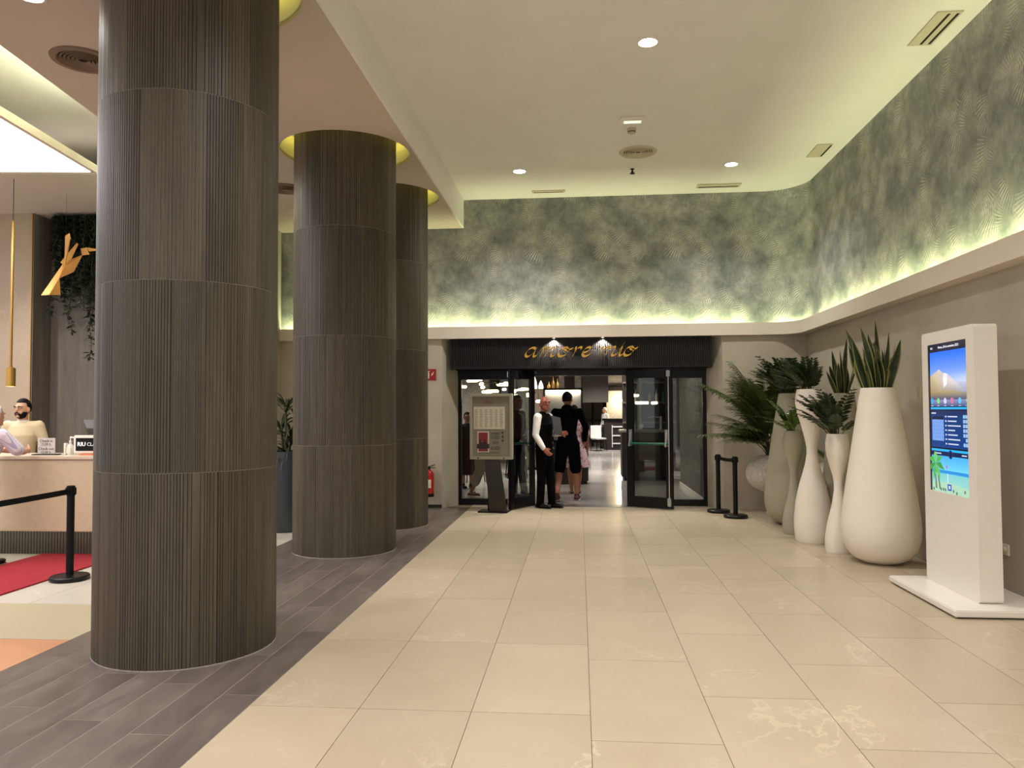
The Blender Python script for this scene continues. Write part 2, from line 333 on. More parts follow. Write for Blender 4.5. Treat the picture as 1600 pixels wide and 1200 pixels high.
# ------------------------------------------------------------------ mesh helpers
class MB:
    def __init__(s): s.v = []; s.f = []; s.mi = []
    def add(s, vs, fs, m=0):
        o = len(s.v); s.v += [tuple(v) for v in vs]; s.f += [tuple(i + o for i in f) for f in fs]; s.mi += [m] * len(fs)
    def box(s, x0, y0, z0, x1, y1, z1, m=0):
        s.add([(x0, y0, z0), (x1, y0, z0), (x1, y1, z0), (x0, y1, z0), (x0, y0, z1), (x1, y0, z1), (x1, y1, z1), (x0, y1, z1)],
              [(0, 3, 2, 1), (4, 5, 6, 7), (0, 1, 5, 4), (1, 2, 6, 5), (2, 3, 7, 6), (3, 0, 4, 7)], m)
    def prism(s, poly, z0, z1, m=0):
        n = len(poly)
        s.add([(x, y, z0) for x, y in poly] + [(x, y, z1) for x, y in poly],
              [tuple(range(n - 1, -1, -1)), tuple(range(n, 2 * n))] + [(i, (i + 1) % n, n + (i + 1) % n, n + i) for i in range(n)], m)
    def lathe(s, prof, n=32, c=(0, 0), m=0, cap0=True, cap1=True):
        vs = []; fs = []
        for r, z in prof:
            for k in range(n):
                a = 2 * PI * k / n; vs.append((c[0] + r * math.cos(a), c[1] + r * math.sin(a), z))
        for i in range(len(prof) - 1):
            for k in range(n):
                k2 = (k + 1) % n; fs.append((i * n + k, i * n + k2, (i + 1) * n + k2, (i + 1) * n + k))
        if cap0: fs.append(tuple(range(n - 1, -1, -1)))
        if cap1: fs.append(tuple((len(prof) - 1) * n + k for k in range(n)))
        s.add(vs, fs, m)
    def tube(s, pts, rads, n=10, m=0, ref=(1, 0, 0), caps=True):
        pts = [Vector(p) for p in pts]; rads = [r if isinstance(r, (tuple, list)) else (r, r) for r in rads]
        if caps:
            t0 = (pts[0] - pts[1]).normalized(); t1 = (pts[-1] - pts[-2]).normalized(); a, b = rads[0], rads[-1]
            ra, rb = min(a), min(b)
            pts = [pts[0] + t0 * ra * .9, pts[0] + t0 * ra * .6] + pts + [pts[-1] + t1 * rb * .6, pts[-1] + t1 * rb * .9]
            rads = [(a[0] * .42, a[1] * .42), (a[0] * .8, a[1] * .8)] + list(rads) + [(b[0] * .8, b[1] * .8), (b[0] * .42, b[1] * .42)]
        vs = []; fs = []; N_ = len(pts)
        for i, p in enumerate(pts):
            t = (pts[min(i + 1, N_ - 1)] - pts[max(i - 1, 0)]).normalized()
            rf = Vector(ref)
            if abs(t.dot(rf)) > .95: rf = Vector((0, 1, 0)) if abs(t.y) < .9 else Vector((0, 0, 1))
            sd = (rf - t * rf.dot(t)).normalized(); up = t.cross(sd)
            for k in range(n):
                a = 2 * PI * k / n; vs.append(p + sd * rads[i][0] * math.cos(a) + up * rads[i][1] * math.sin(a))
        for i in range(N_ - 1):
            for k in range(n):
                k2 = (k + 1) % n; fs.append((i * n + k, i * n + k2, (i + 1) * n + k2, (i + 1) * n + k))
        fs.append(tuple(range(n - 1, -1, -1))); fs.append(tuple((N_ - 1) * n + k for k in range(n)))
        s.add(vs, fs, m)
    def ball(s, c, r, m=0, n=16, k=10, rot=None, fn=None):
        vs = []; fs = []
        for i in range(k + 1):
            th = PI * i / k
            for j in range(n):
                a = 2 * PI * j / n
                d = Vector((math.sin(th) * math.cos(a), math.sin(th) * math.sin(a), math.cos(th)))
                q = Vector((d.x * r[0], d.y * r[1], d.z * r[2]))
                if fn: q = fn(d, q)
                if rot: q = rot @ q
                vs.append(Vector(c) + q)
        for i in range(k):
            for j in range(n):
                j2 = (j + 1) % n; fs.append((i * n + j, (i + 1) * n + j, (i + 1) * n + j2, i * n + j2))
        s.add(vs, fs, m)
    def build(s, name, mats, parent=None, smooth=False, bevel=0, loc=None, rz=0):
        me = D.meshes.new(name); me.from_pydata(s.v, [], s.f)
        if not isinstance(mats, (list, tuple)): mats = [mats]
        for m in mats: me.materials.append(m)
        if len(mats) > 1: me.polygons.foreach_set('material_index', s.mi)
        bm = bmesh.new(); bm.from_mesh(me)
        bmesh.ops.remove_doubles(bm, verts=bm.verts, dist=1e-6)
        bmesh.ops.recalc_face_normals(bm, faces=bm.faces)
        if bevel:
            ed = [e for e in bm.edges if len(e.link_faces) == 2 and e.calc_face_angle(0) > .6]
            bmesh.ops.bevel(bm, geom=ed, offset=bevel, segments=2, affect='EDGES', clamp_overlap=True)
        bm.to_mesh(me); bm.free()
        if smooth:
            me.polygons.foreach_set('use_smooth', [True] * len(me.polygons))
            try: me.set_sharp_from_angle(angle=math.radians(40))
            except Exception: pass
        return link(name, me, parent, loc, rz)
def link(name, me, parent=None, loc=None, rz=0):
    o = D.objects.new(name, me); COL.objects.link(o)
    if parent: o.parent = parent
    if loc: o.location = loc
    if rz: o.rotation_euler.z = rz
    return o
def tag(o, label, cat, group=None):
    o['label'] = label; o['category'] = cat
    if group: o['group'] = group
    return o
def thing(name, label, cat, loc=(0, 0, 0), rz=0, group=None):
    o = D.objects.new(name, None); o.empty_display_size = .1; COL.objects.link(o); o.location = loc; o.rotation_euler.z = rz
    return tag(o, label, cat, group)
def struct(o): o['kind'] = 'structure'; return o
def tree_copy(o, parent=None):
    c = o.copy(); COL.objects.link(c)
    if parent: c.parent = parent
    for ch in list(o.children): tree_copy(ch, c)
    return c
def remesh(mb, name, m, parent=None, voxel=.008, smooth=4, loc=None):
    me = D.meshes.new('tmp'); me.from_pydata(mb.v, [], mb.f)
    bm = bmesh.new(); bm.from_mesh(me); bmesh.ops.recalc_face_normals(bm, faces=bm.faces); bm.to_mesh(me); bm.free()
    o = D.objects.new('tmp', me); COL.objects.link(o)
    r = o.modifiers.new('r', 'REMESH'); r.mode = 'VOXEL'; r.voxel_size = voxel
    if smooth: q = o.modifiers.new('s', 'SMOOTH'); q.iterations = smooth; q.factor = .5
    dg = bpy.context.evaluated_depsgraph_get()
    nm = D.meshes.new_from_object(o.evaluated_get(dg)); nm.name = name
    D.objects.remove(o); D.meshes.remove(me)
    nm.materials.clear(); nm.materials.append(m)
    nm.polygons.foreach_set('use_smooth', [True] * len(nm.polygons))
    return link(name, nm, parent, loc)
def text(name, s, size, m, parent=None, loc=(0, 0, 0), rot=(PI / 2, 0, 0), extrude=.0005, align='CENTER', sx=1):
    c = D.curves.new('t', 'FONT'); c.body = s; c.size = size; c.align_x = align; c.align_y = 'CENTER'; c.extrude = extrude; c.resolution_u = 2
    o = D.objects.new('t', c); COL.objects.link(o)
    me = D.meshes.new_from_object(o.evaluated_get(bpy.context.evaluated_depsgraph_get())); me.name = name
    D.objects.remove(o); D.curves.remove(c)
    me.materials.clear(); me.materials.append(m)
    q = link(name, me, parent, loc); q.rotation_euler = rot; q.scale.x = sx
    return q

# ------------------------------------------------------------------ floor
XS0, XS1 = -3.465, -1.745           # dark plank strip
fb = MB(); fb.box(-10, -3, -.14, 3.6, 12.62, -.006)
floor = struct(fb.build('floor', M['grout']))
def slab(name, x0, y0, x1, y1, m, parent=floor, gap=.0015, top=0.0, bev=.001):
    key = (name, round(x1 - x0, 4), round(y1 - y0, 4), m.name)
    if key not in CACHE:
        b = MB(); hx, hy = (x1 - x0) / 2 - gap, (y1 - y0) / 2 - gap; b.box(-hx, -hy, -.012, hx, hy, 0)
        o = b.build(name, m, bevel=bev); CACHE[key] = o.data; D.objects.remove(o)
    return link(name, CACHE[key], parent, ((x0 + x1) / 2, (y0 + y1) / 2, top))
CACHE = {}
xs = [-1.745, -1.155, -.565, .045, .655, 1.255, 1.855, 2.455, 3.055, 3.5]
for i in range(9):
    off = 0 if i < 3 else (.87 if i % 2 else .3)
    y = 1.63 - 1.17 + off - 1.17
    while y < 12.6:
        a, b = max(y, -.8), min(y + 1.17, 12.6)
        if b - a > .05: slab('tile', xs[i], a, xs[i + 1], b, M['tile'])
        y += 1.17
pw = (XS1 - XS0) / 8
pb = MB(); pb.box(XS0, -3, -.008, XS1, 12.15, -.0006); pb.build('plank_bed', M['plankgrout'], floor)
for i in range(8):
    y = -.8 + (i * .53) % 1.2 - 1.2
    while y < 12.15:
        a, b = max(y, -1), min(y + 1.2, 12.15)
        if b - a > .05: slab('plank', XS0 + i * pw, a, XS0 + (i + 1) * pw, b, M['plank'], gap=.0012)
        y += 1.2
for x0, y0, x1, y1, m in [(-4.3, 3.6, XS0, 5.0, 'tileO'), (-5.2, 3.6, -4.3, 5.0, 'tileO'), (-4.7, 5.0, XS0, 5.92, 'tileS'), (-6.0, 5.0, -4.7, 5.92, 'tileS'),
                          (-7.4, 5.0, -6.0, 5.92, 'tileS')]:
    slab('tile', x0, y0, x1, y1, M[m])
for i in range(5):
    for j in range(6):
        slab('tile', XS0 - 1.0 * (i + 1), 5.92 + j * 1.0, XS0 - 1.0 * i, min(6.92 + j * 1.0, 12.15), M['tileL'])
# restaurant floor
fr = MB(); fr.box(-6.2, 12.62, -.14, 6.2, 33.6, -.006); rfloor = struct(fr.build('floor', M['grout']))
for i in range(9):
    for j in range(9):
        slab('tile', -2.9 + i * .6, 12.6 + j * 1.2, -2.3 + i * .6, 13.8 + j * 1.2, M['tileR'], rfloor)
rest = MB()
rest.box(-6.2, 12.6, -.012, -2.9, 33.5, 0); rest.box(2.5, 12.6, -.012, 6.2, 33.5, 0); rest.box(-2.9, 23.4, -.012, 2.5, 33.5, 0)
rest.build('tile_field', M['tileR'], rfloor)
# carpet
cb = MB(); cb.box(-5.84, 1.5, 0.0, -4.885, 7.97, .012)
tag(cb.build('carpet', M['carpet'], bevel=.004), 'red carpet runner leading up to the beige reception counter', 'carpet')

# ------------------------------------------------------------------ walls and ceilings
def poly_wall(path, z0, z1, thick, name, m, uv=False, zt=None):
    """vertical sheet with thickness along a plan path (room side = left of travel reversed)"""
    n = len(path); nrm = []
    for i in range(n):
        a = Vector(path[max(i - 1, 0)]); b = Vector(path[min(i + 1, n - 1)]); t = (b - a).normalized(); nrm.append(Vector((-t.y, t.x)))
    me = D.meshes.new(name); vs = []; L = [0]
    for i in range(1, n): L.append(L[-1] + (Vector(path[i]) - Vector(path[i - 1])).length)
    for p, q in zip(path, nrm):
        vs += [(p[0], p[1], z0), (p[0], p[1], z1), (p[0] + q.x * thick, p[1] + q.y * thick, z0), (p[0] + q.x * thick, p[1] + q.y * thick, z1)]
    fs = []
    for i in range(n - 1):
        a, b = 4 * i, 4 * i + 4
        fs += [(a, b, b + 1, a + 1), (a + 2, a + 3, b + 3, b + 2), (a + 1, b + 1, b + 3, a + 3), (a, a + 2, b + 2, b)]
    fs += [(0, 1, 3, 2), (4 * n - 4, 4 * n - 2, 4 * n - 1, 4 * n - 3)]
    me.from_pydata(vs, [], fs); me.materials.append(m)
    u = me.uv_layers.new(name='UVMap')
    for p in me.polygons:
        for li in p.loop_indices:
            vi = me.loops[li].vertex_index; u.data[li].uv = (L[vi // 4], me.vertices[vi].co.z)
    return link(name, me)
# upper wallpaper wall, one sheet round the corner
pth = [(-10, 12.22), (2.86, 12.22)] + [(2.86 + .6 * math.sin(a), 11.62 + .6 * math.cos(a)) for a in [PI / 2 * k / 12 for k in range(1, 13)]] + [(3.46, -3)]
struct(poly_wall(pth, 2.72, ZH + .02, .12, 'wall_back', M['paperwall'], True))
# ledge swept round the same corner
def sweep(name, path, prof, m):
    n = len(path); nrm = []
    for i in range(n):
        a = Vector(path[max(i - 1, 0)]); b = Vector(path[min(i + 1, n - 1)]); t = (b - a).normalized(); nrm.append(Vector((t.y, -t.x)))
    b = MB(); k = len(prof); vs = []; fs = []
    for p, q in zip(path, nrm):
        for d, z in prof: vs.append((p[0] + q.x * d, p[1] + q.y * d, z))
    for i in range(n - 1):
        for j in range(k):
            j2 = (j + 1) % k; fs.append((i * k + j, (i + 1) * k + j, (i + 1) * k + j2, i * k + j2))
    fs += [tuple(range(k)), tuple((n - 1) * k + j for j in range(k - 1, -1, -1))]
    b.add(vs, fs); return b.build(name, m, smooth=True)
lp = [(-10, 12.22), (2.96, 12.22)] + [(2.96 + .5 * math.sin(a), 11.72 + .5 * math.cos(a)) for a in [PI / 2 * k / 12 for k in range(1, 13)]] + [(3.46, -3)]
struct(sweep('trim_1', lp, [(-.20, 2.69), (.13, 2.69), (.13, 2.88), (.10, 2.88), (.10, 2.80), (-.20, 2.80)], M['ledge']))
# lower walls
wl = MB()
wl.prism([(-10, 12.15), (-2.19, 12.15), (-1.985, 12.52), (-1.985, 12.7), (-10, 12.7)], -.01, 2.70)
struct(wl.build('wall_back', M['wall']))
wr = MB(); wr.prism([(3.62, 12.15), (2.22, 12.15), (2.03, 12.52), (2.03, 12.7), (3.62, 12.7)], -.01, 2.70); struct(wr.build('wall_back', M['wall']))
wt = MB(); wt.box(-1.985, 12.3, 2.2, 2.03, 12.7, 2.70); struct(wt.build('wall_back', M['blackmatte']))
wx = MB(); wx.box(3.5, -3, -.01, 3.62, 12.16, 2.70); struct(wx.build('wall_right', M['wall']))
bb = MB(); bb.box(3.486, -3, 0, 3.4995, 12.135, .07); struct(bb.build('baseboard_right', M['wall'], bevel=.003))
bb = MB(); bb.box(2.22, 12.135, 0, 3.486, 12.1495, .07); struct(bb.build('baseboard_back', M['wall'], bevel=.003))
bb = MB(); bb.box(-4.9, 12.135, 0, -2.19, 12.1495, .05); struct(bb.build('baseboard_back', M['legbrown'], bevel=.003))
# high ceiling with fascia, low ceiling with its holes
XF = -1.835
ch = MB(); ch.box(XF - .1, -3, ZH, 3.6, 12.4, ZH + .1); struct(ch.build('ceiling', M['ceiling']))
fa = MB(); fa.box(XF - .02, -3, ZL, XF, 12.21, ZH); struct(fa.build('trim_2', M['ceiling']))
COLS = [(-2.625, 4.985), (-2.63, 8.47), (-2.63, 10.33)]
RC, RH = .568, .725
def rot2(p, c, a): return (c[0] + (p[0] - c[0]) * math.cos(a) - (p[1] - c[1]) * math.sin(a), c[1] + (p[0] - c[0]) * math.sin(a) + (p[1] - c[1]) * math.cos(a))
def poly_fill(outer, holes, z, z2, name, m):
    bm = bmesh.new(); es = []
    for loop in [outer] + holes:
        vs = [bm.verts.new((x, y, z)) for x, y in loop]
        for i in range(len(vs)): es.append(bm.edges.new((vs[i], vs[(i + 1) % len(vs)])))
    bmesh.ops.triangle_fill(bm, use_beauty=True, use_dissolve=False, edges=es)
    fs = bm.faces[:]
    r = bmesh.ops.extrude_face_region(bm, geom=fs)
    bmesh.ops.translate(bm, verts=[v for v in r['geom'] if isinstance(v, bmesh.types.BMVert)], vec=(0, 0, z2 - z))
    bmesh.ops.recalc_face_normals(bm, faces=bm.faces)
    me = D.meshes.new(name); bm.to_mesh(me); bm.free(); me.materials.append(m); return link(name, me)
tray = [(-4.593, 5.67), (-4.96, 9.02)]
d_ = Vector((tray[1][0] - tray[0][0], tray[1][1] - tray[0][1])).normalized(); pr = Vector((-d_.y, d_.x))   # pr points left
T0 = Vector(tray[0]) - d_ * 3.6; T1 = Vector(tray[1])
opening = [tuple(T0), tuple(T1), tuple(T1 + pr * 4.6), tuple(T0 + pr * 4.6)]
holes = [[(c[0] + RH * math.cos(2 * PI * k / 64), c[1] + RH * math.sin(2 * PI * k / 64)) for k in range(64)] for c in COLS]
struct(poly_fill([(-10, -3), (XF - .02, -3), (XF - .02, 12.21), (-10, 12.21)], holes + [opening], ZL, ZL + .04, 'ceiling', M['ceiling_low']))
# recess over the opening
rc = MB(); e0 = T0 - d_ * .2 - pr * .16; e1 = T1 + d_ * 1.5 - pr * .16; e2 = T1 + d_ * 1.5 + pr * 4.9; e3 = T0 - d_ * .2 + pr * 4.9
q = [tuple(e0), tuple(e1), tuple(e2), tuple(e3)]
rc.add([(x, y, 4.88) for x, y in q] + [(x, y, 4.94) for x, y in q], [(0, 1, 2, 3), (7, 6, 5, 4), (0, 4, 5, 1), (1, 5, 6, 2), (2, 6, 7, 3), (3, 7, 4, 0)])
for i in range(4):
    a, b = Vector(q[i]), Vector(q[(i + 1) % 4]); t = (b - a).normalized(); nn = Vector((t.y, -t.x)) * .04
    rc.prism([tuple(a), tuple(b), tuple(b + nn), tuple(a + nn)], ZL + .04, 4.90)
struct(rc.build('ceiling', M['ceiling']))
# luminous panel hanging inside
P1 = Vector((-5.51, 8.31)); p0 = P1 - d_ * 5.6; p2 = P1 + pr * 3.6; p3 = p0 + pr * 3.6
lum = thing('luminous_ceiling_panel', 'huge white glowing ceiling panel hung above the reception', 'ceiling light', (P1.x, P1.y, 4.3))
lf = [(0, 0), tuple(p2 - P1), tuple(p3 - P1), tuple(p0 - P1)]
b = MB(); b.prism(lf, 0.002, .09); b.build('frame', M['ceiling_low'], lum)
ins = .05
cn = sum((Vector(x) for x in lf), Vector((0, 0))) / 4
li = [tuple(Vector(x) + (pr * (ins if Vector(x).dot(pr) < 1 else -ins)) + d_ * (ins if Vector(x).dot(d_) < -1 else -ins)) for x in lf]
b = MB(); b.prism(li, -.004, .004); b.build('diffuser', M['lum'], lum)
for k, (u, v) in enumerate(((.6, -1), (3, -1), (.6, -4.6), (3, -4.6))):
    p = pr * u + d_ * v; b = MB(); b.tube([(p.x, p.y, .085), (p.x, p.y, .58)], [.006, .006], 6); b.build('hanger', M['chrome'], lum)

# ------------------------------------------------------------------ columns: rows of ribbed tiles, each tile a part
M['ribline'] = mat('pale_rib_edge', (138, 127, 112), .6)
def rib_mesh(name, groups, h, lines=0, n_tiles=18):
    """arc of 20 degrees, groups = widths (relative) of the ribs"""
    span = 2 * PI / n_tiles; tot = sum(groups); b = MB(); prof = []; a = -span / 2 + .0015
    for g in groups:
        wdt = (span - .003) * g / tot
        prof += [(a, RC - .005), (a + min(.0045, wdt * .2), RC), (a + wdt - min(.0045, wdt * .2), RC), (a + wdt, RC - .005)]; a += wdt
    vs = [(r * math.cos(t), r * math.sin(t), z) for z in (0, h) for t, r in prof]; k = len(prof)
    fs = [(i, i + 1, k + i + 1, k + i) for i in range(k - 1)]
    vs += [((RC - .03) * math.cos(t), (RC - .03) * math.sin(t), z) for z in (0, h) for t in (prof[0][0], prof[-1][0])]
    fs += [(2 * k + 2, 2 * k, 0, k), (k - 1, 2 * k + 1, 2 * k + 3, 2 * k - 1), tuple([2 * k + 1] + list(range(k - 1, -1, -1)) + [2 * k]), tuple([2 * k + 2] + list(range(k, 2 * k)) + [2 * k + 3])]
    b.add(vs, fs)
    for i in range(k - 1):
        if lines and i % 4 == 2 and (i // 4) % lines == 0: b.mi[i] = 1
    o = b.build(name, [M['colpanel'], M['ribline']]); me = o.data; D.objects.remove(o); return me
variants = [[1] * 9, [1] * 11, [.7, .7, 1.6, .7, 1.0, .7, 1.6, .7, .8], [1.2, .6, .6, 1.2, .6, 1.8, .6, .6, 1.2], [1, 1, 2.2, 1, .7, .7, 1, 1]]
TH = 1.175
full = [rib_mesh('ribbed_tile', v, TH - .0025, ln) for v, ln in zip(variants, (1, 0, 2, 1, 0))]
top = [rib_mesh('ribbed_tile', v, 4.74 - 3 * TH - .01, ln) for v, ln in zip(variants, (1, 0, 2, 1, 0))]
labels = ['nearest thick round column clad in grey-brown ribbed tiles', 'middle ribbed grey-brown column of the row of three', 'farthest ribbed column beside the red fire extinguisher']
for ci, ((cx, cy), lab) in enumerate(zip(COLS, labels)):
    c = thing('column', lab, 'column', (cx, cy, 0), group='ribbed columns in a row')
    b = MB(); b.lathe([(RC - .014, 0), (RC - .014, 4.76)], 48); b.build('core', M['grouttop'], c)
    b = MB(); b.lathe([(RC + .002, 0), (RC + .002, .006), (RC - .02, .012)], 48); b.build('base_joint', M['grouttop'], c)
    b = MB()
    for row in (1, 2, 3): b.lathe([(RC - .02, .0025 + row * TH - .0014), (RC - .0015, .0025 + row * TH - .0014), (RC - .0015, .0025 + row * TH + .0014), (RC - .02, .0025 + row * TH + .0014)], 64, cap0=False, cap1=False)
    b.build('joint', M['grouttop'], c)
    rnd = random.Random(ci + 3)
    for row in range(4):
        off = rnd.random() * .35
        for k in range(18):
            vi = rnd.choice([0, 1, 1, 2, 3, 4])
            o = link('ribbed_tile', (full if row < 3 else top)[vi], c, (0, 0, .004 + row * TH), off + k * 2 * PI / 18)
    # lit recess in the ceiling round its head
    b = MB(); n = 64
    b.lathe([(RH, ZL + .02), (RH, 4.78), (RC - .1, 4.78), (RC - .1, 4.82), (RH + .04, 4.82), (RH + .04, ZL + .041), (RH, ZL + .02)], n, (cx, cy), cap0=False, cap1=False)
    struct(b.build('ceiling', M['ceiling'], smooth=True))
    b = MB(); vs = []; b.tube([(0, 0, 0), (0, 0, 0.001)], [.001, .001], 3) if 0 else None
    R_ = RC + .05; prof = [(R_ - .012, 4.755), (R_ + .012, 4.755), (R_ + .012, 4.775), (R_ - .012, 4.775), (R_ - .012, 4.755)]
    b.lathe(prof, 48, (cx, cy), cap0=False, cap1=False)
    tag(b.build('light_strip', M['ledring']), 'yellow-green light strip ringing the head of the %s ribbed column' % ['nearest', 'middle', 'farthest'][ci], 'light strip', 'light strips round the column heads')

# ------------------------------------------------------------------ ceiling fittings
def downlight(x, y, z, lab):
    t = thing('downlight', lab, 'ceiling light', (x, y, z), group='round recessed downlights')
    b = MB(); b.lathe([(.105, 0), (.105, -.008), (.085, -.012), (.085, -.002)], 32, cap0=False, cap1=False); b.build('trim_ring', M['white'], t)
    b = MB(); b.lathe([(.088, -.006), (.0, -.0065)], 32, cap0=False, cap1=False); b.build('lens', M['led'], t)
for (x, y), l in zip(DOWN_HIGH[:3], ['large glowing downlight alone in the front of the high ceiling', 'small glowing downlight beside the dropped ceiling edge near the wallpaper', 'glowing downlight near the rounded wallpaper corner']):
    downlight(x, y, ZH, l)
downlight(*DOWN_LOW[0], ZL, 'glowing downlight in the low ceiling before the nearest column')
def round_vent(x, y, z, m, lab):
    t = thing('air_diffuser', lab, 'ceiling vent', (x, y, z))
    b = MB(); b.lathe([(.0, -.002), (.2, -.002)], 36, cap0=False, cap1=False); b.build('backing', M['dark'], t)
    b = MB(); b.lathe([(.25, 0), (.245, -.014), (.20, -.018), (.185, -.004)], 40, cap0=False, cap1=False); b.build('rim', m, t, smooth=True)
    for r in (.165, .135, .105, .075, .045):
        b = MB(); b.lathe([(r + .013, -.006), (r + .011, -.022), (r - .010, -.006)], 36, cap0=False, cap1=False); b.build('ring', m, t, smooth=True)
round_vent(.80, 10.14, ZH, M['vent'], 'round white air diffuser of concentric rings in the high ceiling')
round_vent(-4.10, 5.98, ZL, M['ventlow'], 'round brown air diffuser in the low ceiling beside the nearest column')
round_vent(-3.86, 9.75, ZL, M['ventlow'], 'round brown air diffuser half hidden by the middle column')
def slot_vent(x, y, w, l, slots, lab, rz=0):
    t = thing('ceiling_vent', lab, 'ceiling vent', (x, y, ZH), rz)
    b = MB(); b.box(-w / 2, -l / 2, -.012, w / 2, l / 2, 0); b.build('frame', M['vent'], t, bevel=.003)
    for s in slots: b = MB(); b.box(s - .012, -l / 2 + .03, -.0135, s + .012, l / 2 - .03, -.010); b.build('slot', M['dark'], t)
    return t
slot_vent(3.20, 7.08, .22, .62, (.0, .075), 'rectangular ceiling vent with two dark slots along the wallpaper wall')
slot_vent(3.18, 10.33, .20, .5, (.085,), 'plain access panel in the ceiling near the rounded wallpaper corner')
slot_vent(2.14, 11.8, .18, .66, (.03, .075), 'slim linear ceiling vent close to the back wallpaper wall', PI / 2)
slot_vent(-.45, 11.85, .12, .52, (.02,), 'thin linear ceiling vent next to the dropped ceiling edge', PI / 2)
t = thing('emergency_light', 'small white emergency light box on the high ceiling', 'emergency light', (.645, 8.94, ZH))
b = MB(); b.box(-.14, -.05, -.05, .14, .05, 0); b.build('housing', M['white'], t, bevel=.012)
b = MB(); b.box(-.1, -.035, -.056, .1, .035, -.048); b.build('diffuser', mat('pale_diffuser', (226, 236, 220), .4, emit=.4), t)
t = thing('smoke_detector', 'small white round smoke detector beyond the emergency light', 'smoke detector', (.66, 9.29, ZH))
b = MB(); b.lathe([(.055, 0), (.055, -.03), (.045, -.04), (.04, -.06), (.0, -.065)], 24, cap0=False, cap1=False); b.build('housing', M['vent'], t, smooth=True)
b = MB(); b.lathe([(.047, -.038), (.047, -.048)], 24, cap0=False, cap1=False); b.build('sensor_slot', M['dark'], t)
t = thing('fire_sprinkler', 'tiny sprinkler head hanging below the round white diffuser', 'sprinkler', (.776, 10.87, ZH))
b = MB(); b.lathe([(.03, 0), (.03, -.005), (.012, -.012), (.012, -.05)], 14, cap0=False); b.build('body', M['blackmatte'], t)
b = MB(); b.lathe([(.036, -.062), (.036, -.068)], 14); b.tube([(.012, 0, -.04), (.022, 0, -.055), (.006, 0, -.064)], [.004] * 3, 6); b.tube([(-.012, 0, -.04), (-.022, 0, -.055), (-.006, 0, -.064)], [.004] * 3, 6); b.build('deflector', M['blackmatte'], t)

# ------------------------------------------------------------------ restaurant front
fs_ = MB(); fs_.box(-2.04, 12.185, 2.215, 2.06, 12.30, 2.695)
x = -2.035
while x < 2.05: fs_.box(x, 12.165, 2.24, x + .022, 12.19, 2.694); x += .032
fs_.box(-2.04, 12.15, 2.205, 2.06, 12.31, 2.24); fs_.box(-2.05, 12.155, 2.2, -2.035, 12.31, 2.695); fs_.box(2.05, 12.155, 2.2, 2.065, 12.31, 2.695)
struct(fs_.build('trim_3', M['fascia']))
tr = MB(); tr.box(-1.985, 12.50, 2.10, 2.03, 12.60, 2.21); tr.box(-1.985, 12.30, 2.195, 2.03, 12.6, 2.21); struct(tr.build('trim_4', M['black']))
def sidelight(n, x0, x1):
    w = struct(MBox(x0, 12.52, 0.005, x0 + .055, 12.60, 2.10).build('window_%d' % n, M['black']))
    for a, nm in (((x1 - .06, 12.52, .005, x1, 12.60, 2.10), 'frame'), ((x0 + .055, 12.52, .005, x1 - .06, 12.60, .10), 'frame'), ((x0 + .055, 12.52, 2.05, x1 - .06, 12.60, 2.10), 'frame')):
        MBox(*a).build(nm, M['black'], w)
    MBox(x0 + .05, 12.555, .09, x1 - .05, 12.563, 2.06).build('pane', M['glass'], w)
def MBox(*a):
    b = MB(); b.box(*a); return b
sidelight(1, -1.985, -.74); sidelight(2, .76, 2.03)
def leaf(n, hinge, free, pane, side):
    h = Vector(hinge); f = Vector(free); L = (f - h).length; ang = math.atan2(f.y - h.y, f.x - h.x)
    r = D.objects.new('door_%d' % n, None); COL.objects.link(r); r.location = (h.x, h.y, .012); r.rotation_euler.z = ang; r['kind'] = 'structure'
    for a in ((0, -.025, 0, .115, .025, 2.17), (L - .11, -.025, 0, L, .025, 2.17), (.115, -.025, 0, L - .11, .025, .17), (.115, -.025, 2.03, L - .11, .025, 2.17)):
        MBox(*a).build('frame', M['black'], r, bevel=.004)
    MBox(.11, -.004, .16, L - .105, .004, 2.04).build('pane', M[pane], r)
    s = side
    b = MB(); b.tube([(.09, s * .085, 1.0), (L - .06, s * .085, 1.0)], [.02, .02], 10); b.build('push_bar', M['greenbar'], r, smooth=True)
    for x0 in (.05, L - .11):
        b = MB(); b.box(x0 - .0, s * .025 if s > 0 else -.06, .96, x0 + .055, .06 if s > 0 else -.025, 1.22); b.tube([(x0 + .027, s * .045, 1.18), (x0 + .027, s * .1, .97)], [.02, .018], 8); b.build('handle', M['chrome'], r, bevel=.004)
    b = MB(); b.tube([(L - .05, s * .04, .05), (L - .05, s * .04, 2.12)], [.011, .011], 8); b.build('lock_rod', M['chrome'], r, smooth=True)
    MBox(L - .08, min(s * .024, s * .06), .04, L - .02, max(s * .024, s * .06), .17).build('bolt', M['chrome'], r, bevel=.01)
    MBox(L - .08, min(s * .024, s * .06), 2.04, L - .02, max(s * .024, s * .06), 2.14).build('bolt', M['chrome'], r, bevel=.01)
    return r
leaf(1, (-.74, 12.51), (-1.08, 11.87), 'glass', -1)
leaf(2, (.76, 12.40), (1.435, 12.03), 'glassdark', -1)
MBox(-.74, 12.30, 0, .76, 12.62, .006).build('threshold', M['chrome'], floor)
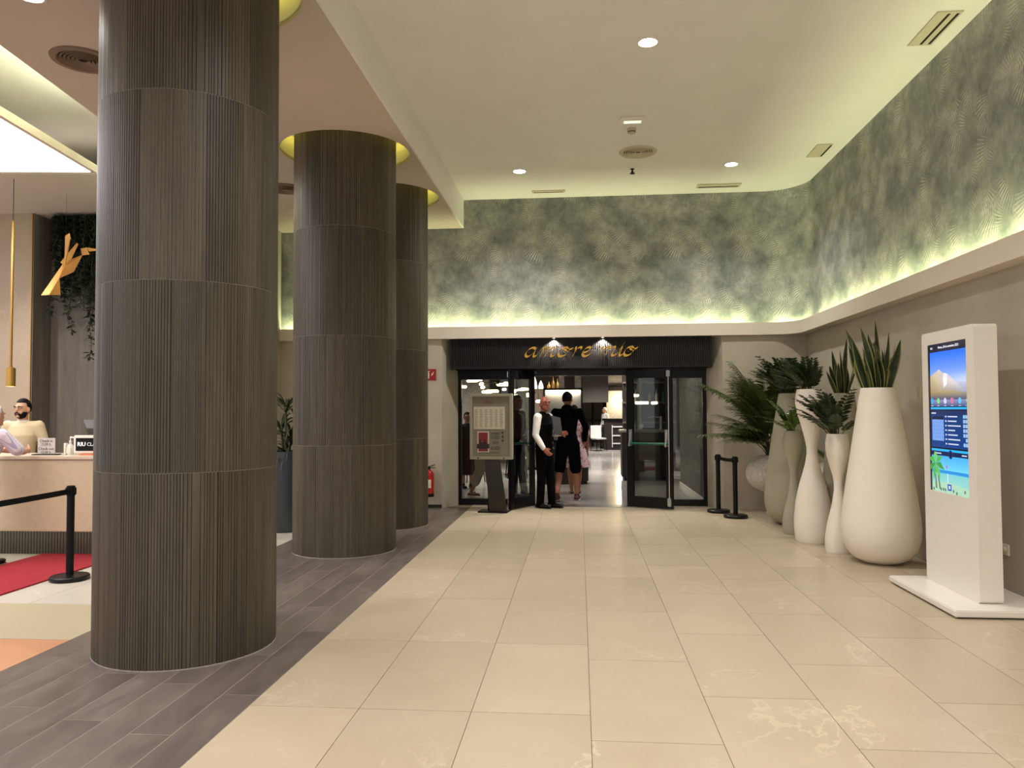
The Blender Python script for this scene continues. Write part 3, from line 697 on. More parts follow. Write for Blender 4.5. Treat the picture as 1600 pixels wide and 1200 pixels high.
# letters, drawn with a slanted broad nib
def cat(pts, n=10):
    P = [Vector((p[0], p[1])) for p in pts]; P = [P[0] * 2 - P[1]] + P + [P[-1] * 2 - P[-2]]; out = []
    for i in range(1, len(P) - 2):
        for k in range(n):
            t = k / n; a, b, c, d = P[i - 1], P[i], P[i + 1], P[i + 2]
            out.append(.5 * ((2 * b) + (c - a) * t + (2 * a - 5 * b + 4 * c - d) * t * t + (3 * b - a - 3 * c + d) * t ** 3))
    return out + [P[-2]]
GL = {'a': [[(1.0, .78), (.72, 1.0), (.3, .8), (.1, .3), (.3, 0), (.62, .2), (.95, .78), (1.04, 1.0)], [(1.0, .85), (.86, .3), (.92, .02), (1.15, .1), (1.35, .4)]],
      'm': [[(.0, .62), (.14, .96), (.24, .9), (.16, .3), (.08, 0)], [(.1, .15), (.35, .78), (.58, 1.0), (.64, .8), (.52, .3), (.46, 0)], [(.48, .15), (.74, .78), (.98, 1.0), (1.05, .8), (.92, .28), (.98, .02), (1.2, .14), (1.36, .42)]],
      'o': [[(.62, 1.0), (.25, .8), (.08, .3), (.3, 0), (.7, .2), (.86, .65), (.62, 1.0), (.56, .78), (.8, .7), (1.18, .86)]],
      'r': [[(.0, .62), (.2, .98), (.28, .8), (.18, .3), (.1, 0)], [(.14, .2), (.36, .76), (.6, 1.0), (.78, .92), (.76, .74)]],
      'e': [[(.1, .36), (.5, .5), (.76, .8), (.58, 1.0), (.24, .76), (.1, .3), (.32, 0), (.68, .1), (1.0, .46), (1.12, .66)]],
      'i': [[(.08, .6), (.24, .98), (.3, .8), (.18, .25), (.26, 0), (.5, .14), (.66, .4)], [(.36, 1.24), (.5, 1.5)]]}
sign = thing('wall_sign', 'gold script lettering reading amore mio over the restaurant entrance', 'sign', (0, 12.11, 2.36))
def letter(ch, x0, w, hgt, z0):
    nib = Vector((math.cos(.85), math.sin(.85))) * .022; b = MB()
    for st in GL[ch]:
        pts = [Vector((x0 + p.x * w + p.y * hgt * .22, z0 + p.y * hgt)) for p in cat(st)]
        vs = []; fs = []
        for p in pts:
            a, c = p - nib, p + nib
            vs += [(a.x, -.016, a.y), (c.x, -.016, c.y), (c.x, .012, c.y), (a.x, .012, a.y)]
        for i in range(len(pts) - 1):
            q, r = 4 * i, 4 * i + 4
            fs += [(q + k, q + (k + 1) % 4, r + (k + 1) % 4, r + k) for k in range(4)]
        fs += [(0, 3, 2, 1), tuple(len(vs) - 4 + k for k in range(4))]
        b.add(vs, fs)
    b.tube([(x0 + .5 * w, 0, z0 + .5 * hgt), (x0 + .5 * w, .06, z0 + .5 * hgt)], [.006, .006], 6)
    b.build('letter', M['gold'], sign)
for ch, x0, w in (('a', -.865, .17), ('m', -.625, .20), ('o', -.345, .19), ('r', -.115, .17), ('e', .03, .17), ('m', .30, .23), ('i', .60, .15), ('o', .68, .18)):
    letter(ch, x0, w, .142, .03)
for k, x in enumerate((-.392, .375)):
    t = thing('letter_spotlight', ['tiny bright spotlight in the ledge over the word amore', 'tiny bright spotlight in the ledge over the word mio'][k], 'spotlight', (x, 12.115, 2.69), group='tiny spotlights over the sign')
    b = MB(); b.lathe([(.03, .0), (.03, -.012), (.02, -.012)], 16, cap0=False, cap1=False); b.build('rim', M['chrome'], t)
    b = MB(); b.lathe([(.021, -.006), (0, -.006)], 16, cap0=False, cap1=False); b.build('lens', M['led'], t)
    for p in t.children: p.location.z = 0

# ------------------------------------------------------------------ restaurant interior
def S_box(name, a, m, kind='structure'):
    o = MBox(*a).build(name, m); o['kind'] = kind; return o
S_box('ceiling', (-6.2, 12.7, 3.3, 6.2, 33.6, 3.4), M['restceil'])
S_box('wall_left', (-6.2, 12.7, 0, -6.1, 33.6, 3.3), M['brownwall'])
S_box('wall_right', (6.1, 16.0, 0, 6.2, 33.6, 3.3), M['brownwall'])
S_box('wall_right', (2.05, 12.72, 0, 2.2, 16.0, 3.3), M['slate'])
S_box('baseboard_right', (2.03, 12.72, 0, 2.0495, 16.0, .07), M['white'])
S_box('wall_front', (-6.2, 12.7, 2.21, 6.2, 12.78, 3.3), M['restceil'])
S_box('wall_back', (-6.1, 33.3, 0, 6.1, 33.5, 3.3), M['brownwall'])
S_box('wall_middle', (-6.1, 22.4, 0, -.12, 22.6, 3.3), M['brownwall'])
S_box('wall_middle', (.1, 26.0, 1.79, .98, 26.3, 3.3), mat('grey_bulkhead', (112, 106, 98), .8))
S_box('wall_middle', (.55 + 2.2, 20.0, 0, 6.1, 20.2, 3.3), M['darkwood'])
for k, (a, nm) in enumerate([((-3.9, 21.6, 0, -2.55, 22.0, 3.3), 0), ((-1.86, 21.6, 0, -1.30, 22.0, 3.3), 1), ((-.56, 21.6, 0, -.42, 22.0, 3.3), 2), ((-.12, 21.6, 0, .06, 22.0, 3.3), 3), ((1.1, 31.2, 0, 2.6, 31.6, 3.3), 4)]):
    o = MBox(*[v - (((a[0] + a[3]) / 2, (a[1] + a[4]) / 2, 0) * 2)[i] for i, v in enumerate(a)]).build('pillar', M['brick']); o.location = ((a[0] + a[3]) / 2, (a[1] + a[4]) / 2, 0); o['kind'] = 'structure'
S_box('trim_5', (1.08, 31.1, 2.3, 2.62, 31.64, 2.46), M['darkwood'])
# window with curtains at the far end
w3 = struct(MBox(.1, 32.6, 0.0, .16, 32.72, 2.0).build('window_3', M['black']))
for a in ((.52, 32.6, 0, .58, 32.72, 2), (1.0, 32.6, 0, 1.06, 32.72, 2), (.16, 32.6, 1.05, 1.0, 32.72, 1.13), (.16, 32.6, .3, 1.0, 32.72, .38)): MBox(*a).build('frame', M['black'], w3)
for k, x in enumerate((.16, .60)):
    b = MB(); n = 20; pl = [(x + .40 * i / n, 32.8 + .03 * math.sin(i * 1.9)) for i in range(n + 1)]
    b.prism(pl + [(p[0], p[1] + .01) for p in reversed(pl)], .0, 2.1)
    tag(b.build('curtain', M['curtain']), ['silvery pleated curtain behind the far window, next to the grey bulkhead edge', 'silvery pleated curtain behind the far window, beside the serving counter'][k], 'curtain', 'silvery far curtains')
# host partition with satin sheet
t = thing('host_partition', 'black framed partition with glowing satin metal sheet inside the restaurant', 'partition', (-.335, 16.05, 0))
for a in ((-.41, -.03, 0, -.37, .05, 2.0), (.37, -.03, 0, .41, .05, 2.0), (-.37, -.03, 1.96, .37, .05, 2.0), (-.37, -.03, .86, .37, .05, .92)): MBox(*a).build('frame', M['black'], t)
MBox(-.375, 0, .9, .375, .015, 1.97).build('metal_sheet', M['satin'], t)
MBox(-.375, -.02, 0, .375, .03, .88).build('lower_panel', M['darkwood'], t)
MBox(-.36, -.028, 1.945, .36, -.01, 1.959).build('light_strip', mat('added_warm_strip', (255, 226, 150), .5, emit=5), t)  # glowing strip added under the top frame to light the sheet
t = thing('host_desk', 'dark low desk beside the partition behind the pink dress', 'desk', (.0, 16.35, 0))
MBox(-.3, -.25, 0.06, .18, .25, 1.08).build('body', M['darkwood'], t, bevel=.01); MBox(-.32, -.27, 1.08, .2, .27, 1.12).build('top', M['black'], t, bevel=.005); MBox(-.27, -.2, 0, .15, .2, .06).build('plinth', M['black'], t)
# sideboard with glowing cones
t = thing('sideboard', 'tall taupe cabinet behind the partition carrying glowing cones', 'cabinet', (-.85, 20.0, 0))
MBox(-.55, -.2, .08, .4, .2, 2.08).build('body', M['brownwall'], t); MBox(-.5, -.18, 0, .35, .18, .08).build('plinth', M['black'], t)
for k in range(2): MBox(-.53 + k * .46, -.215, .12, -.10 + k * .46 + (.02 if k else 0), -.2, 2.04).build('door', M['brownwall'], t, bevel=.004)
for k, (x, h) in enumerate(((-1.15, .34), (-.99, .24))):
    t = thing('cone_lamp', ['taller glowing white cone lamp on the tall taupe cabinet', 'shorter glowing white cone lamp on the tall taupe cabinet'][k], 'lamp', (x, 20, 2.08), group='cone lamps on the cabinet')
    b = MB(); b.lathe([(.05, 0), (.05, .02)], 16); b.build('base', M['goldsat'], t)
    b = MB(); b.lathe([(.06, .02), (.065, .06), (.045, h * .6), (.0, h)], 20, cap1=False); b.build('shade', M['conelamp'], t, smooth=True)
for k, x in enumerate((-.78, -.67, -.56)):
    b = MB(); h = (.2, .34, .28)[k]; b.lathe([(.04, 0), (.045, .02), (.045, h * .5), (.014, h * .7), (.014, h)], 14)
    tag(b.build('bottle', M['goldsat'], smooth=True, loc=(x, 20, 2.08)), ['short gold bottle on the tall taupe cabinet', 'tallest gold bottle on the tall taupe cabinet', 'slim gold bottle at the cabinet corner'][k], 'bottle', 'gold bottles on the cabinet')
# far serving counter, chair, seated guest
t = thing('serving_counter', 'dark serving counter with pale shelf rails at the far end', 'counter', (1.55, 29.95, 0))
MBox(-.6, -.2, 0, .6, .3, 1.12).build('body', M['darkwood'], t); MBox(-.66, -.24, 1.12, .66, .34, 1.2).build('top', M['black'], t)
for z in (.22, .52, .86): MBox(-.28, -.235, z, .6, -.2, z + .05).build('rail', M['cloth'], t)
for x in (-.28, ): MBox(x - .03, -.235, .1, x, -.2, .95).build('rail', M['cloth'], t)
def chair(x, y, rz, m, lab, s=1):
    t = thing('dining_chair', lab, 'chair', (x, y, 0), rz); t.scale = (s, s, s)
    MBox(-.22, -.22, .43, .22, .22, .49).build('seat', m, t, bevel=.02)
    b = MB(); n = 8; pl = [(-.23 + .46 * i / n, .2 + .05 * math.cos((i / n - .5) * PI)) for i in range(n + 1)]
    b.prism(pl + [(p[0], p[1] + .03) for p in reversed(pl)], .47, .95); b.build('backrest', m, t)
    for sx in (-1, 1):
        for sy in (-1, 1): b = MB(); b.tube([(sx * .18, sy * .18, .44), (sx * .22, sy * .22, .0)], [.018, .012], 8); b.build('leg', M['black'], t)
chair(.72, 29.0, .5, M['cloth'], 'white upholstered chair before the far serving counter')
chair(-2.35, 16.6, 2.2, M['charcoal'], 'dark dining chair behind the glass near the burgundy skirt')
def table(x, y, lab, top='cloth'):
    t = thing('dining_table', lab, 'table', (x, y, 0))
    MBox(-.4, -.4, .72, .4, .4, .75).build('tabletop', M[top], t, bevel=.005)
    b = MB(); b.lathe([(.03, .02), (.03, .72)], 12); b.build('column_leg', M['black'], t)
    b = MB(); b.lathe([(.24, 0), (.24, .015), (.04, .03)], 20); b.build('foot', M['black'], t)
table(-2.9, 17.4, 'small square dining table behind the restaurant glass')
table(-1.55, 18.4, 'small square table seen past the dark red shirt')
chair(-1.45, 17.6, .2, M['cloth'], 'pale dining chair seen through the open glass door')
# wall lamp
t = thing('wall_lamp', 'glowing globe wall lamp on the white brick pillar', 'lamp', (1.62, 31.12, 1.86))
b = MB(); b.tube([(0, .08, -.05), (0, 0, -.06), (0, -.06, -.04)], [.02] * 3, 8); b.build('arm', M['goldsat'], t)
b = MB(); b.ball((0, -.06, .05), (.10, .10, .10)); b.build('globe', M['bulb'], t, smooth=True)
pl_ = D.lights.new('wall_lamp_light', 'POINT'); pl_.energy = 22; pl_.color = (1, .82, .5); pl_.shadow_soft_size = .1
po = D.objects.new('wall_lamp_light', pl_); COL.objects.link(po); po.location = (1.62, 30.8, 1.9)
# bar on the right seen through the open door
t = thing('bar_counter', 'dark bar counter seen through the glass of the open door', 'counter', (1.42, 17.2, 0))
MBox(-.5, -.3, .08, .55, .3, 1.05).build('body', M['darkwood'], t); MBox(-.54, -.34, 1.05, .6, .34, 1.1).build('top', M['satin'], t); MBox(-.46, -.26, 0, .5, .26, .08).build('plinth', M['black'], t)
for k in range(7): MBox(-.48 + k * .146, -.31, .12, -.36 + k * .146, -.3, 1.02).build('panel', M['darkwood'], t, bevel=.003)
t = thing('back_bar', 'dark shelving unit behind the bar counter', 'shelf', (1.7, 19.6, 0))
MBox(-.6, 0, 0, .7, .3, 3.2).build('body', M['darkwood'], t)
for z in (1.2, 1.7, 2.2): MBox(-.6, -.25, z, .7, 0, z + .04).build('shelf', M['brownwall'], t)
for k in range(6):
    b = MB(); h = .26 + .05 * (k % 3); b.lathe([(.035, 0), (.037, .02), (.037, h * .6), (.013, h * .78), (.013, h)], 12)
    tag(b.build('bottle', [M['goldsat'], M['clear'], M['greenbar']][k % 3], smooth=True, loc=(1.25 + k * .17, 19.48, 1.74)), ['short gold', 'clear', 'tall green', 'second short gold', 'second clear', 'second tall green'][k] + ' bottle on the middle shelf of the dark shelving unit', 'bottle', 'bottles on the back bar shelf')
for k, (x, z) in enumerate(((1.18, 1.1), (1.34, 1.1))):
    b = MB(); b.lathe([(.05, 0), (.055, .01), (.06, .1), (.062, .12), (.056, .12), (.05, .02)], 16, cap1=False)
    tag(b.build('bowl', M['white'], smooth=True, loc=(x, 17.1, z)), ['white bowl on the bar counter at its end', 'white bowl on the bar counter beside the tap'][k], 'bowl', 'bowls on the bar counter')
t = thing('beer_tap', 'steel tap standing on the dark bar counter', 'tap', (1.78, 17.1, 1.1))
b = MB(); b.lathe([(.045, 0), (.03, .03), (.028, .3)], 14); b.build('column', M['chrome'], t, smooth=True)
b = MB(); b.tube([(0, 0, .27), (-.16, -.04, .29), (-.26, -.05, .26)], [.018, .015, .012], 10); b.build('spout', M['chrome'], t, smooth=True)
b = MB(); b.tube([(0, 0, .3), (0, -.02, .42)], [.014, .018], 8); b.build('handle', M['black'], t)
t = thing('floor_post', 'pale timber post standing behind the bar counter', 'post', (1.42, 18.4, 0))
MBox(-.04, -.04, 0.02, .04, .04, 3.3).build('shaft', M['pilaster'], t); MBox(-.06, -.06, 0, .06, .06, .02).build('base', M['chrome'], t)
# chandeliers: black arms with glowing tubes
def chandelier(x, y, z, n, r, lab, drop=1):
    t = thing('chandelier', lab, 'chandelier', (x, y, z), group='chandeliers with glowing tubes')
    b = MB(); b.tube([(0, 0, .06), (0, 0, 3.3 - z)], [.008, .008], 6); b.build('rod', M['black'], t)
    b = MB(); b.lathe([(.03, 0), (.05, .03), (.02, .09)], 14); b.build('hub', M['black'], t)
    for k in range(n):
        a = 2 * PI * k / n + .3; c, s = math.cos(a), math.sin(a); zz = .0 if k % 2 else -.16
        b = MB(); b.tube([(0, 0, .03), (c * r * .7, s * r * .7, .03), (c * r * .7, s * r * .7, zz + .02)], [.007] * 3, 6); b.build('arm', M['black'], t)
        b = MB(); b.tube([(c * r * .7 - s * .11, s * r * .7 + c * .11, zz), (c * r * .7 + s * .11, s * r * .7 - c * .11, zz)], [.032, .032], 10); b.build('bulb', M['bulb'], t, smooth=True)
chandelier(-2.50, 17.0, 2.22, 6, .52, 'chandelier of glowing tubes behind the glass above the burgundy skirt')
chandelier(-1.72, 16.2, 2.10, 6, .5, 'chandelier of glowing tubes just above the grey menu display case')
chandelier(-1.55, 19.0, 2.06, 6, .44, 'chandelier of glowing tubes seen through the open door leaf')
chandelier(-1.02, 17.2, 1.90, 2, .16, 'pair of glowing tubes hanging behind the bald waiter')
chandelier(1.32, 16.0, 1.84, 3, .34, 'chandelier of glowing tubes seen through the glass of the other open door leaf')

# ------------------------------------------------------------------ people
def person(label, loc, rz, h=1.75, J=None, skin='skin', top=None, sleeve='long', hem=.92, bottom='trousers', bot='vestblack', legend=.08, shoe='shoe', hair='hairdark',
           bald=False, head_yaw=0, head_pitch=0, over=None, beard=False, woman=False, hold=None, face=True, seated=False, longhair=False, collar=None, hood=False):
    s = h / 1.75
    j = dict(aL=(.09, .0, .075), aR=(-.09, 0, .075), kL=(.1, -.015, .49), kR=(-.1, -.015, .49), hL=(.088, 0, .91), hR=(-.088, 0, .91),
             sL=(.178, .01, 1.425), sR=(-.178, .01, 1.425), eL=(.25, .03, 1.14), eR=(-.25, .03, 1.14), wL=(.265, -.05, .90), wR=(-.265, -.05, .90),
             pel=(0, 0, .95), wai=(0, 0, 1.10), che=(0, .0, 1.30), nec=(0, .01, 1.46), hea=(0, -.02, 1.625), fL=(0.02, -1, 0), fR=(-.02, -1, 0), dL=(0, -.4, -1), dR=(0, -.4, -1))
    if J: j.update(J)
    dirs = {k: Vector(j[k]).normalized() for k in ('fL', 'fR', 'dL', 'dR')}
    j = {k: Vector(v) * s for k, v in j.items()}
    sw = .9 if woman else 1.0
    def sc(*r): return [(a * s, b * s) if b else a * s for a, b in r]
    R = Matrix.Rotation(math.radians(head_yaw), 3, 'Z') @ Matrix.Rotation(math.radians(head_pitch), 3, 'X')
    root = thing('person', label, 'person', loc, rz)
    hd = j['hea']
    def H(p): return hd + R @ (Vector(p) * s)
    # one continuous body
    b = MB()
    b.tube([j['pel'] - Vector((0, 0, .06 * s)), j['pel'], j['wai'], j['che'], (j['sL'] + j['sR']) / 2 + Vector((0, 0, -.01 * s)), j['nec']],
           sc((.135, .10), (.155, .112), (.125 * sw, .095), (.158 * sw, .115), (.15 * sw, .085), (.062, .062)), 20)
    b.tube([j['nec'] - Vector((0, 0, .04 * s)), j['nec'], H((0, .012, -.05))], sc((.07, 0), (.056, 0), (.052, 0)), 14)
    for q in 'LR':
        b.tube([j['nec'] - Vector((0, 0, .03 * s)), j['nec'].lerp(j['s' + q], .55) - Vector((0, 0, .015 * s)), j['s' + q]], sc((.05, 0), (.05, 0), (.052, 0)), 12)
        b.tube([j['s' + q], j['s' + q].lerp(j['e' + q], .4), j['e' + q], j['e' + q].lerp(j['w' + q], .35), j['w' + q]], sc((.054, 0), (.047, 0), (.038, 0), (.039, 0), (.026, 0)), 12)
        b.tube([j['h' + q], j['h' + q].lerp(j['k' + q], .5), j['k' + q], j['k' + q].lerp(j['a' + q], .3), j['a' + q]], sc((.088, 0), (.072, 0), (.052, 0), (.054, 0), (.034, 0)), 14)
        f = dirs['f' + q]; a = j['a' + q]; dz = Vector((0, 0, -.045 * s))
        b.tube([a + dz - f * .05 * s, a + dz + f * .05 * s, a + dz + f * .16 * s], sc((.036, .03), (.042, .028), (.036, .018)), 12)
        # hand: palm, four fingers and a thumb, slightly curled
        w_ = j['w' + q]; d = dirs['d' + q]; side = Vector((1, 0, 0)); side = (side - d * side.dot(d)).normalized(); fwd = d.cross(side)
        if fwd.y > 0: fwd = -fwd
        b.tube([w_, w_ + d * .045 * s, w_ + d * .085 * s], [(.024 * s, .030 * s), (.018 * s, .042 * s), (.015 * s, .040 * s)], 12, ref=side)
        inn = side * (-1 if q == 'L' else 1)
        for k, ln in enumerate((.072, .082, .076, .058)):
            o_ = fwd * (.03 - .020 * k) * s; base = w_ + d * .08 * s + o_
            b.tube([base, base + d * ln * .5 * s + inn * .008 * s, base + d * ln * .9 * s + inn * .03 * s], [.0095 * s, .009 * s, .0075 * s], 8)
        tb = w_ + d * .03 * s + fwd * .034 * s
        b.tube([tb, tb + (d * .03 + fwd * .022 + inn * .012) * s, tb + (d * .06 + fwd * .026 + inn * .02) * s], [.013 * s, .011 * s, .009 * s], 8)
    # head
    b.ball(H((0, .012, .018)), (.076 * s, .094 * s, .108 * s), rot=R, n=20, k=14)
    b.ball(H((0, -.022, -.048)), (.058 * s, .066 * s, .068 * s), rot=R, n=16, k=10)
    b.tube([H((0, -.086, .022)), H((0, -.104, -.012)), H((0, -.098, -.024))], sc((.009, 0), (.013, 0), (.013, 0)), 8)
    b.ball(H((0, -.078, -.085)), (.024 * s, .018 * s, .018 * s), rot=R)
    for e in (-1, 1):
        b.ball(H((e * .079, .012, -.008)), (.011 * s, .02 * s, .032 * s), rot=R, n=10, k=8)
        b.tube([H((e * .05, -.074, .034)), H((e * .018, -.088, .034))], sc((.012, 0), (.012, 0)), 8)
    remesh(b, 'body', M[skin], root, .0085 * max(s, .9), 3)
    if face:
        for e in (-1, 1):
            f_ = MB(); f_.ball(H((e * .031, -.084, .012)), (.013 * s, .009 * s, .0075 * s), rot=R, n=12, k=8); eo = f_.build('eye', M['eyewhite'], root, smooth=True)
            f_ = MB(); f_.ball(H((e * .031, -.0915, .012)), (.006 * s, .003 * s, .0065 * s), rot=R, n=10, k=6); f_.build('iris', M['iris'], eo, smooth=True)
            f_ = MB(); f_.tube([H((e * .05, -.083, .033)), H((e * .032, -.095, .038)), H((e * .014, -.097, .033))], sc((.005, 0), (.006, 0), (.005, 0)), 8); f_.build('eyebrow', M['hairdark' if hair != 'hairwhite' else 'hairwhite'], root, smooth=True)
        f_ = MB(); f_.tube([H((-.024, -.086, -.058)), H((0, -.094, -.056)), H((.024, -.086, -.058))], sc((.003, .003), (.006, .006), (.003, .003)), 8); f_.build('mouth', M['lips'], root, smooth=True)
    if not bald:
        def fn(d, q_):
            inside = (d.y < -.22 and d.z < .52) or d.z < (-.55 if d.y > .2 else -.05)
            if longhair and d.y > -.1: inside = False; q_ = Vector((q_.x, q_.y, q_.z * (1.9 if d.z < 0 else 1)))
            return q_ * (.80 if inside else 1.0)
        f_ = MB(); f_.ball(H((0, .016, .024)), (.084 * s, .101 * s, .116 * s), rot=R, n=28, k=20, fn=fn); f_.build('hair', M[hair], root, smooth=True)
    if beard:
        def fb_(d, q_):
            ok = d.z < .12 and (d.y < .25) and not (d.y < -.75 and -.25 < d.z < .5 and abs(d.x) < .2 and False)
            if d.z > -.25 and d.y < -.62: ok = False
            return q_ * (1.0 if ok else .78)
        f_ = MB(); f_.ball(H((0, -.018, -.038)), (.070 * s, .078 * s, .083 * s), rot=R, n=28, k=20, fn=fb_); f_.build('beard', M[hair], root, smooth=True)
        f_ = MB(); f_.tube([H((-.032, -.084, -.052)), H((0, -.1, -.038)), H((.032, -.084, -.052))], sc((.005, 0), (.008, 0), (.005, 0)), 8); f_.build('moustache', M[hair], root, smooth=True)
    # clothes
    def torso(g, z0, neck=True, wide=0):
        pts = []; rr = []
        z0 = z0 * s
        base = [(j['pel'] - Vector((0, 0, .1 * s)), .16, .118), (j['pel'], .162, .12), (j['wai'], .135 * sw + wide, .105 + wide), (j['che'], .17 * sw, .125), ((j['sL'] + j['sR']) / 2 + Vector((0, 0, -.005 * s)), .162 * sw, .094), (j['nec'] + Vector((0, 0, .0)), .066, .066)]
        for p, a_, c_ in base:
            if p.z >= z0 - .04 * s: pts.append(p); rr.append(((a_ + g) * s, (c_ + g) * s))
        if pts[0].z > z0: pts.insert(0, Vector((pts[0].x, pts[0].y, z0))); rr.insert(0, rr[0])
        return pts, rr
    if top:
        c = MB(); pts, rr = torso(.004, hem); c.tube(pts, rr, 24)
        if sleeve:
            for q in 'LR':
                S_, E_, W_ = j['s' + q], j['e' + q], j['w' + q]
                c.ball(S_ + Vector((0, 0, -.014 * s)), (.064 * s, .066 * s, .060 * s))
                c.tube([j['nec'] - Vector((0, 0, .035 * s)), j['nec'].lerp(S_, .5) - Vector((0, 0, .02 * s)), S_ - Vector((0, 0, .004 * s))], sc((.058, 0), (.060, 0), (.062, 0)), 12)
                if sleeve == 'long': c.tube([S_, S_.lerp(E_, .5), E_, E_.lerp(W_, .5), E_.lerp(W_, .95)], sc((.066, 0), (.060, 0), (.054, 0), (.049, 0), (.040, 0)), 14)
                elif sleeve == 'short': c.tube([S_, S_.lerp(E_, .5), S_.lerp(E_, .85)], sc((.068, 0), (.068, 0), (.072, 0)), 14)
        if hood: c.ball(j['nec'] + Vector((0, .055, .02)) * s, (.10 * s, .065 * s, .07 * s))
        remesh(c, 'shirt' if not hood else 'hoodie', M[top], root, .0095, 4)
    if over:
        c = MB(); pts, rr = torso(.014, hem + .0); c.tube(pts[:-1] + [pts[-2] + Vector((0, 0, .035 * s))], rr[:-1] + [(.10 * s, .075 * s)], 24)
        for q in 'LR': c.tube([j['nec'] - Vector((0, 0, .03 * s)), j['nec'].lerp(j['s' + q], .62) - Vector((0, 0, .018 * s))], sc((.066, 0), (.070, 0)), 12)
        remesh(c, 'waistcoat', M[over], root, .0095, 3)
    if collar:
        c = MB(); c.tube([j['nec'] - Vector((0, 0, .01 * s)), j['nec'] + Vector((0, -.004, .035 * s))], sc((.066, 0), (.062, 0)), 20, caps=False); c.build('collar', M[collar], root, smooth=True)
    if bottom in ('trousers', 'shorts', 'cropped'):
        c = MB(); c.tube([j['pel'] + Vector((0, 0, .07 * s)), j['pel'], j['pel'] - Vector((0, 0, .09 * s))], sc((.158, .118), (.17, .125), (.165, .12)), 22)
        for q in 'LR':
            h_, k_, a_ = j['h' + q], j['k' + q], j['a' + q]
            if bottom == 'trousers': pts = [h_, h_.lerp(k_, .5), k_, k_.lerp(a_, .5), k_.lerp(a_, 1.05)]; rr = sc((.098, 0), (.088, 0), (.072, 0), (.066, 0), (.062, 0))
            elif bottom == 'cropped': pts = [h_, h_.lerp(k_, .5), k_, k_.lerp(a_, .55)]; rr = sc((.1, 0), (.098, 0), (.09, 0), (.09, 0))
            else: pts = [h_, h_.lerp(k_, .5), h_.lerp(k_, .95)]; rr = sc((.105, 0), (.1, 0), (.098, 0))
            c.tube(pts, rr, 16)
        remesh(c, 'trousers' if bottom != 'shorts' else 'shorts', M[bot], root, .0095, 3)
    elif bottom in ('skirt', 'longskirt'):
        zb = (.52 if bottom == 'skirt' else .30) * s; wd = .30 if bottom == 'skirt' else .17
        c = MB(); n = 40; prof = [(1.12 * s, .13), (1.0 * s, .165), (.85 * s, .165 + (wd - .165) * .35), (zb, wd)]
        vs = []; fs = []
        for z, r in prof:
            for k in range(n):
                a = 2 * PI * k / n; q_ = r * s * (1 + .07 * math.sin(a * 9) * (1 if z < .9 * s else 0)); vs.append((q_ * math.cos(a), q_ * .8 * math.sin(a), z))
        for i in range(len(prof) - 1): fs += [(i * n + k, i * n + (k + 1) % n, (i + 1) * n + (k + 1) % n, (i + 1) * n + k) for k in range(n)]
        fs += [tuple(range(n)), tuple(3 * n + k for k in range(n - 1, -1, -1))]
        c.add(vs, fs); c.build('skirt', M[bot], root, smooth=True)
    for q in 'LR':
        f = dirs['f' + q]; a = j['a' + q]; dz = Vector((0, 0, -.04 * s))
        if shoe == 'sandal':
            c = MB(); c.tube([a + Vector((0, 0, -.068 * s)) - f * .07 * s, a + Vector((0, 0, -.068 * s)) + f * .17 * s], sc((.042, .008), (.045, .008)), 12); c.tube([a + dz + f * .07 * s + Vector((-.045 * s, 0, -.02 * s)), a + f * .07 * s, a + dz + f * .07 * s + Vector((.045 * s, 0, -.02 * s))], sc((.008, 0), (.01, 0), (.008, 0)), 8)
            c.build('sandal', M['legbrown'], root, smooth=True)
        else:
            c = MB(); c.tube([a + dz - f * .055 * s, a + dz + f * .05 * s, a + dz + f * .175 * s], sc((.046, .037), (.052, .035), (.044, .024)), 14)
            c.tube([a + Vector((0, 0, .01 * s)), a + dz], sc((.042, 0), (.048, 0)), 12); so = remesh(c, 'shoe', M[shoe], root, .008, 2)
            c = MB(); c.tube([a + Vector((0, 0, -.068 * s)) - f * .07 * s, a + Vector((0, 0, -.068 * s)) + f * .05 * s, a + Vector((0, 0, -.068 * s)) + f * .19 * s], sc((.046, .009), (.054, .009), (.046, .009)), 12)
            c.build('sole', M['sole' if shoe == 'shoered' else shoe], so, smooth=True)
    return root, j, s
# facing is local -Y; rz turns it
# waiter: body turned to the photo's right and slightly to the camera, head turned to the camera
person('bald waiter in white shirt and black waistcoat standing in the open doorway', (-.56, 12.22, .008), math.radians(62), 1.755, dict(
    eR=(-.235, .015, 1.14), wR=(-.225, -.13, .93), dR=(.05, -.75, -.65), eL=(.25, .0, 1.15), wL=(.14, -.24, 1.16), dL=(-.2, -1, .1),
    aL=(.08, -.09, .075), kL=(.09, -.06, .49), aR=(-.08, .03, .075), kR=(-.09, .0, .49)), skin='skinred', top='shirtwhite', over='vestblack', hem=.98, bald=True, head_yaw=-34, collar='shirtwhite')
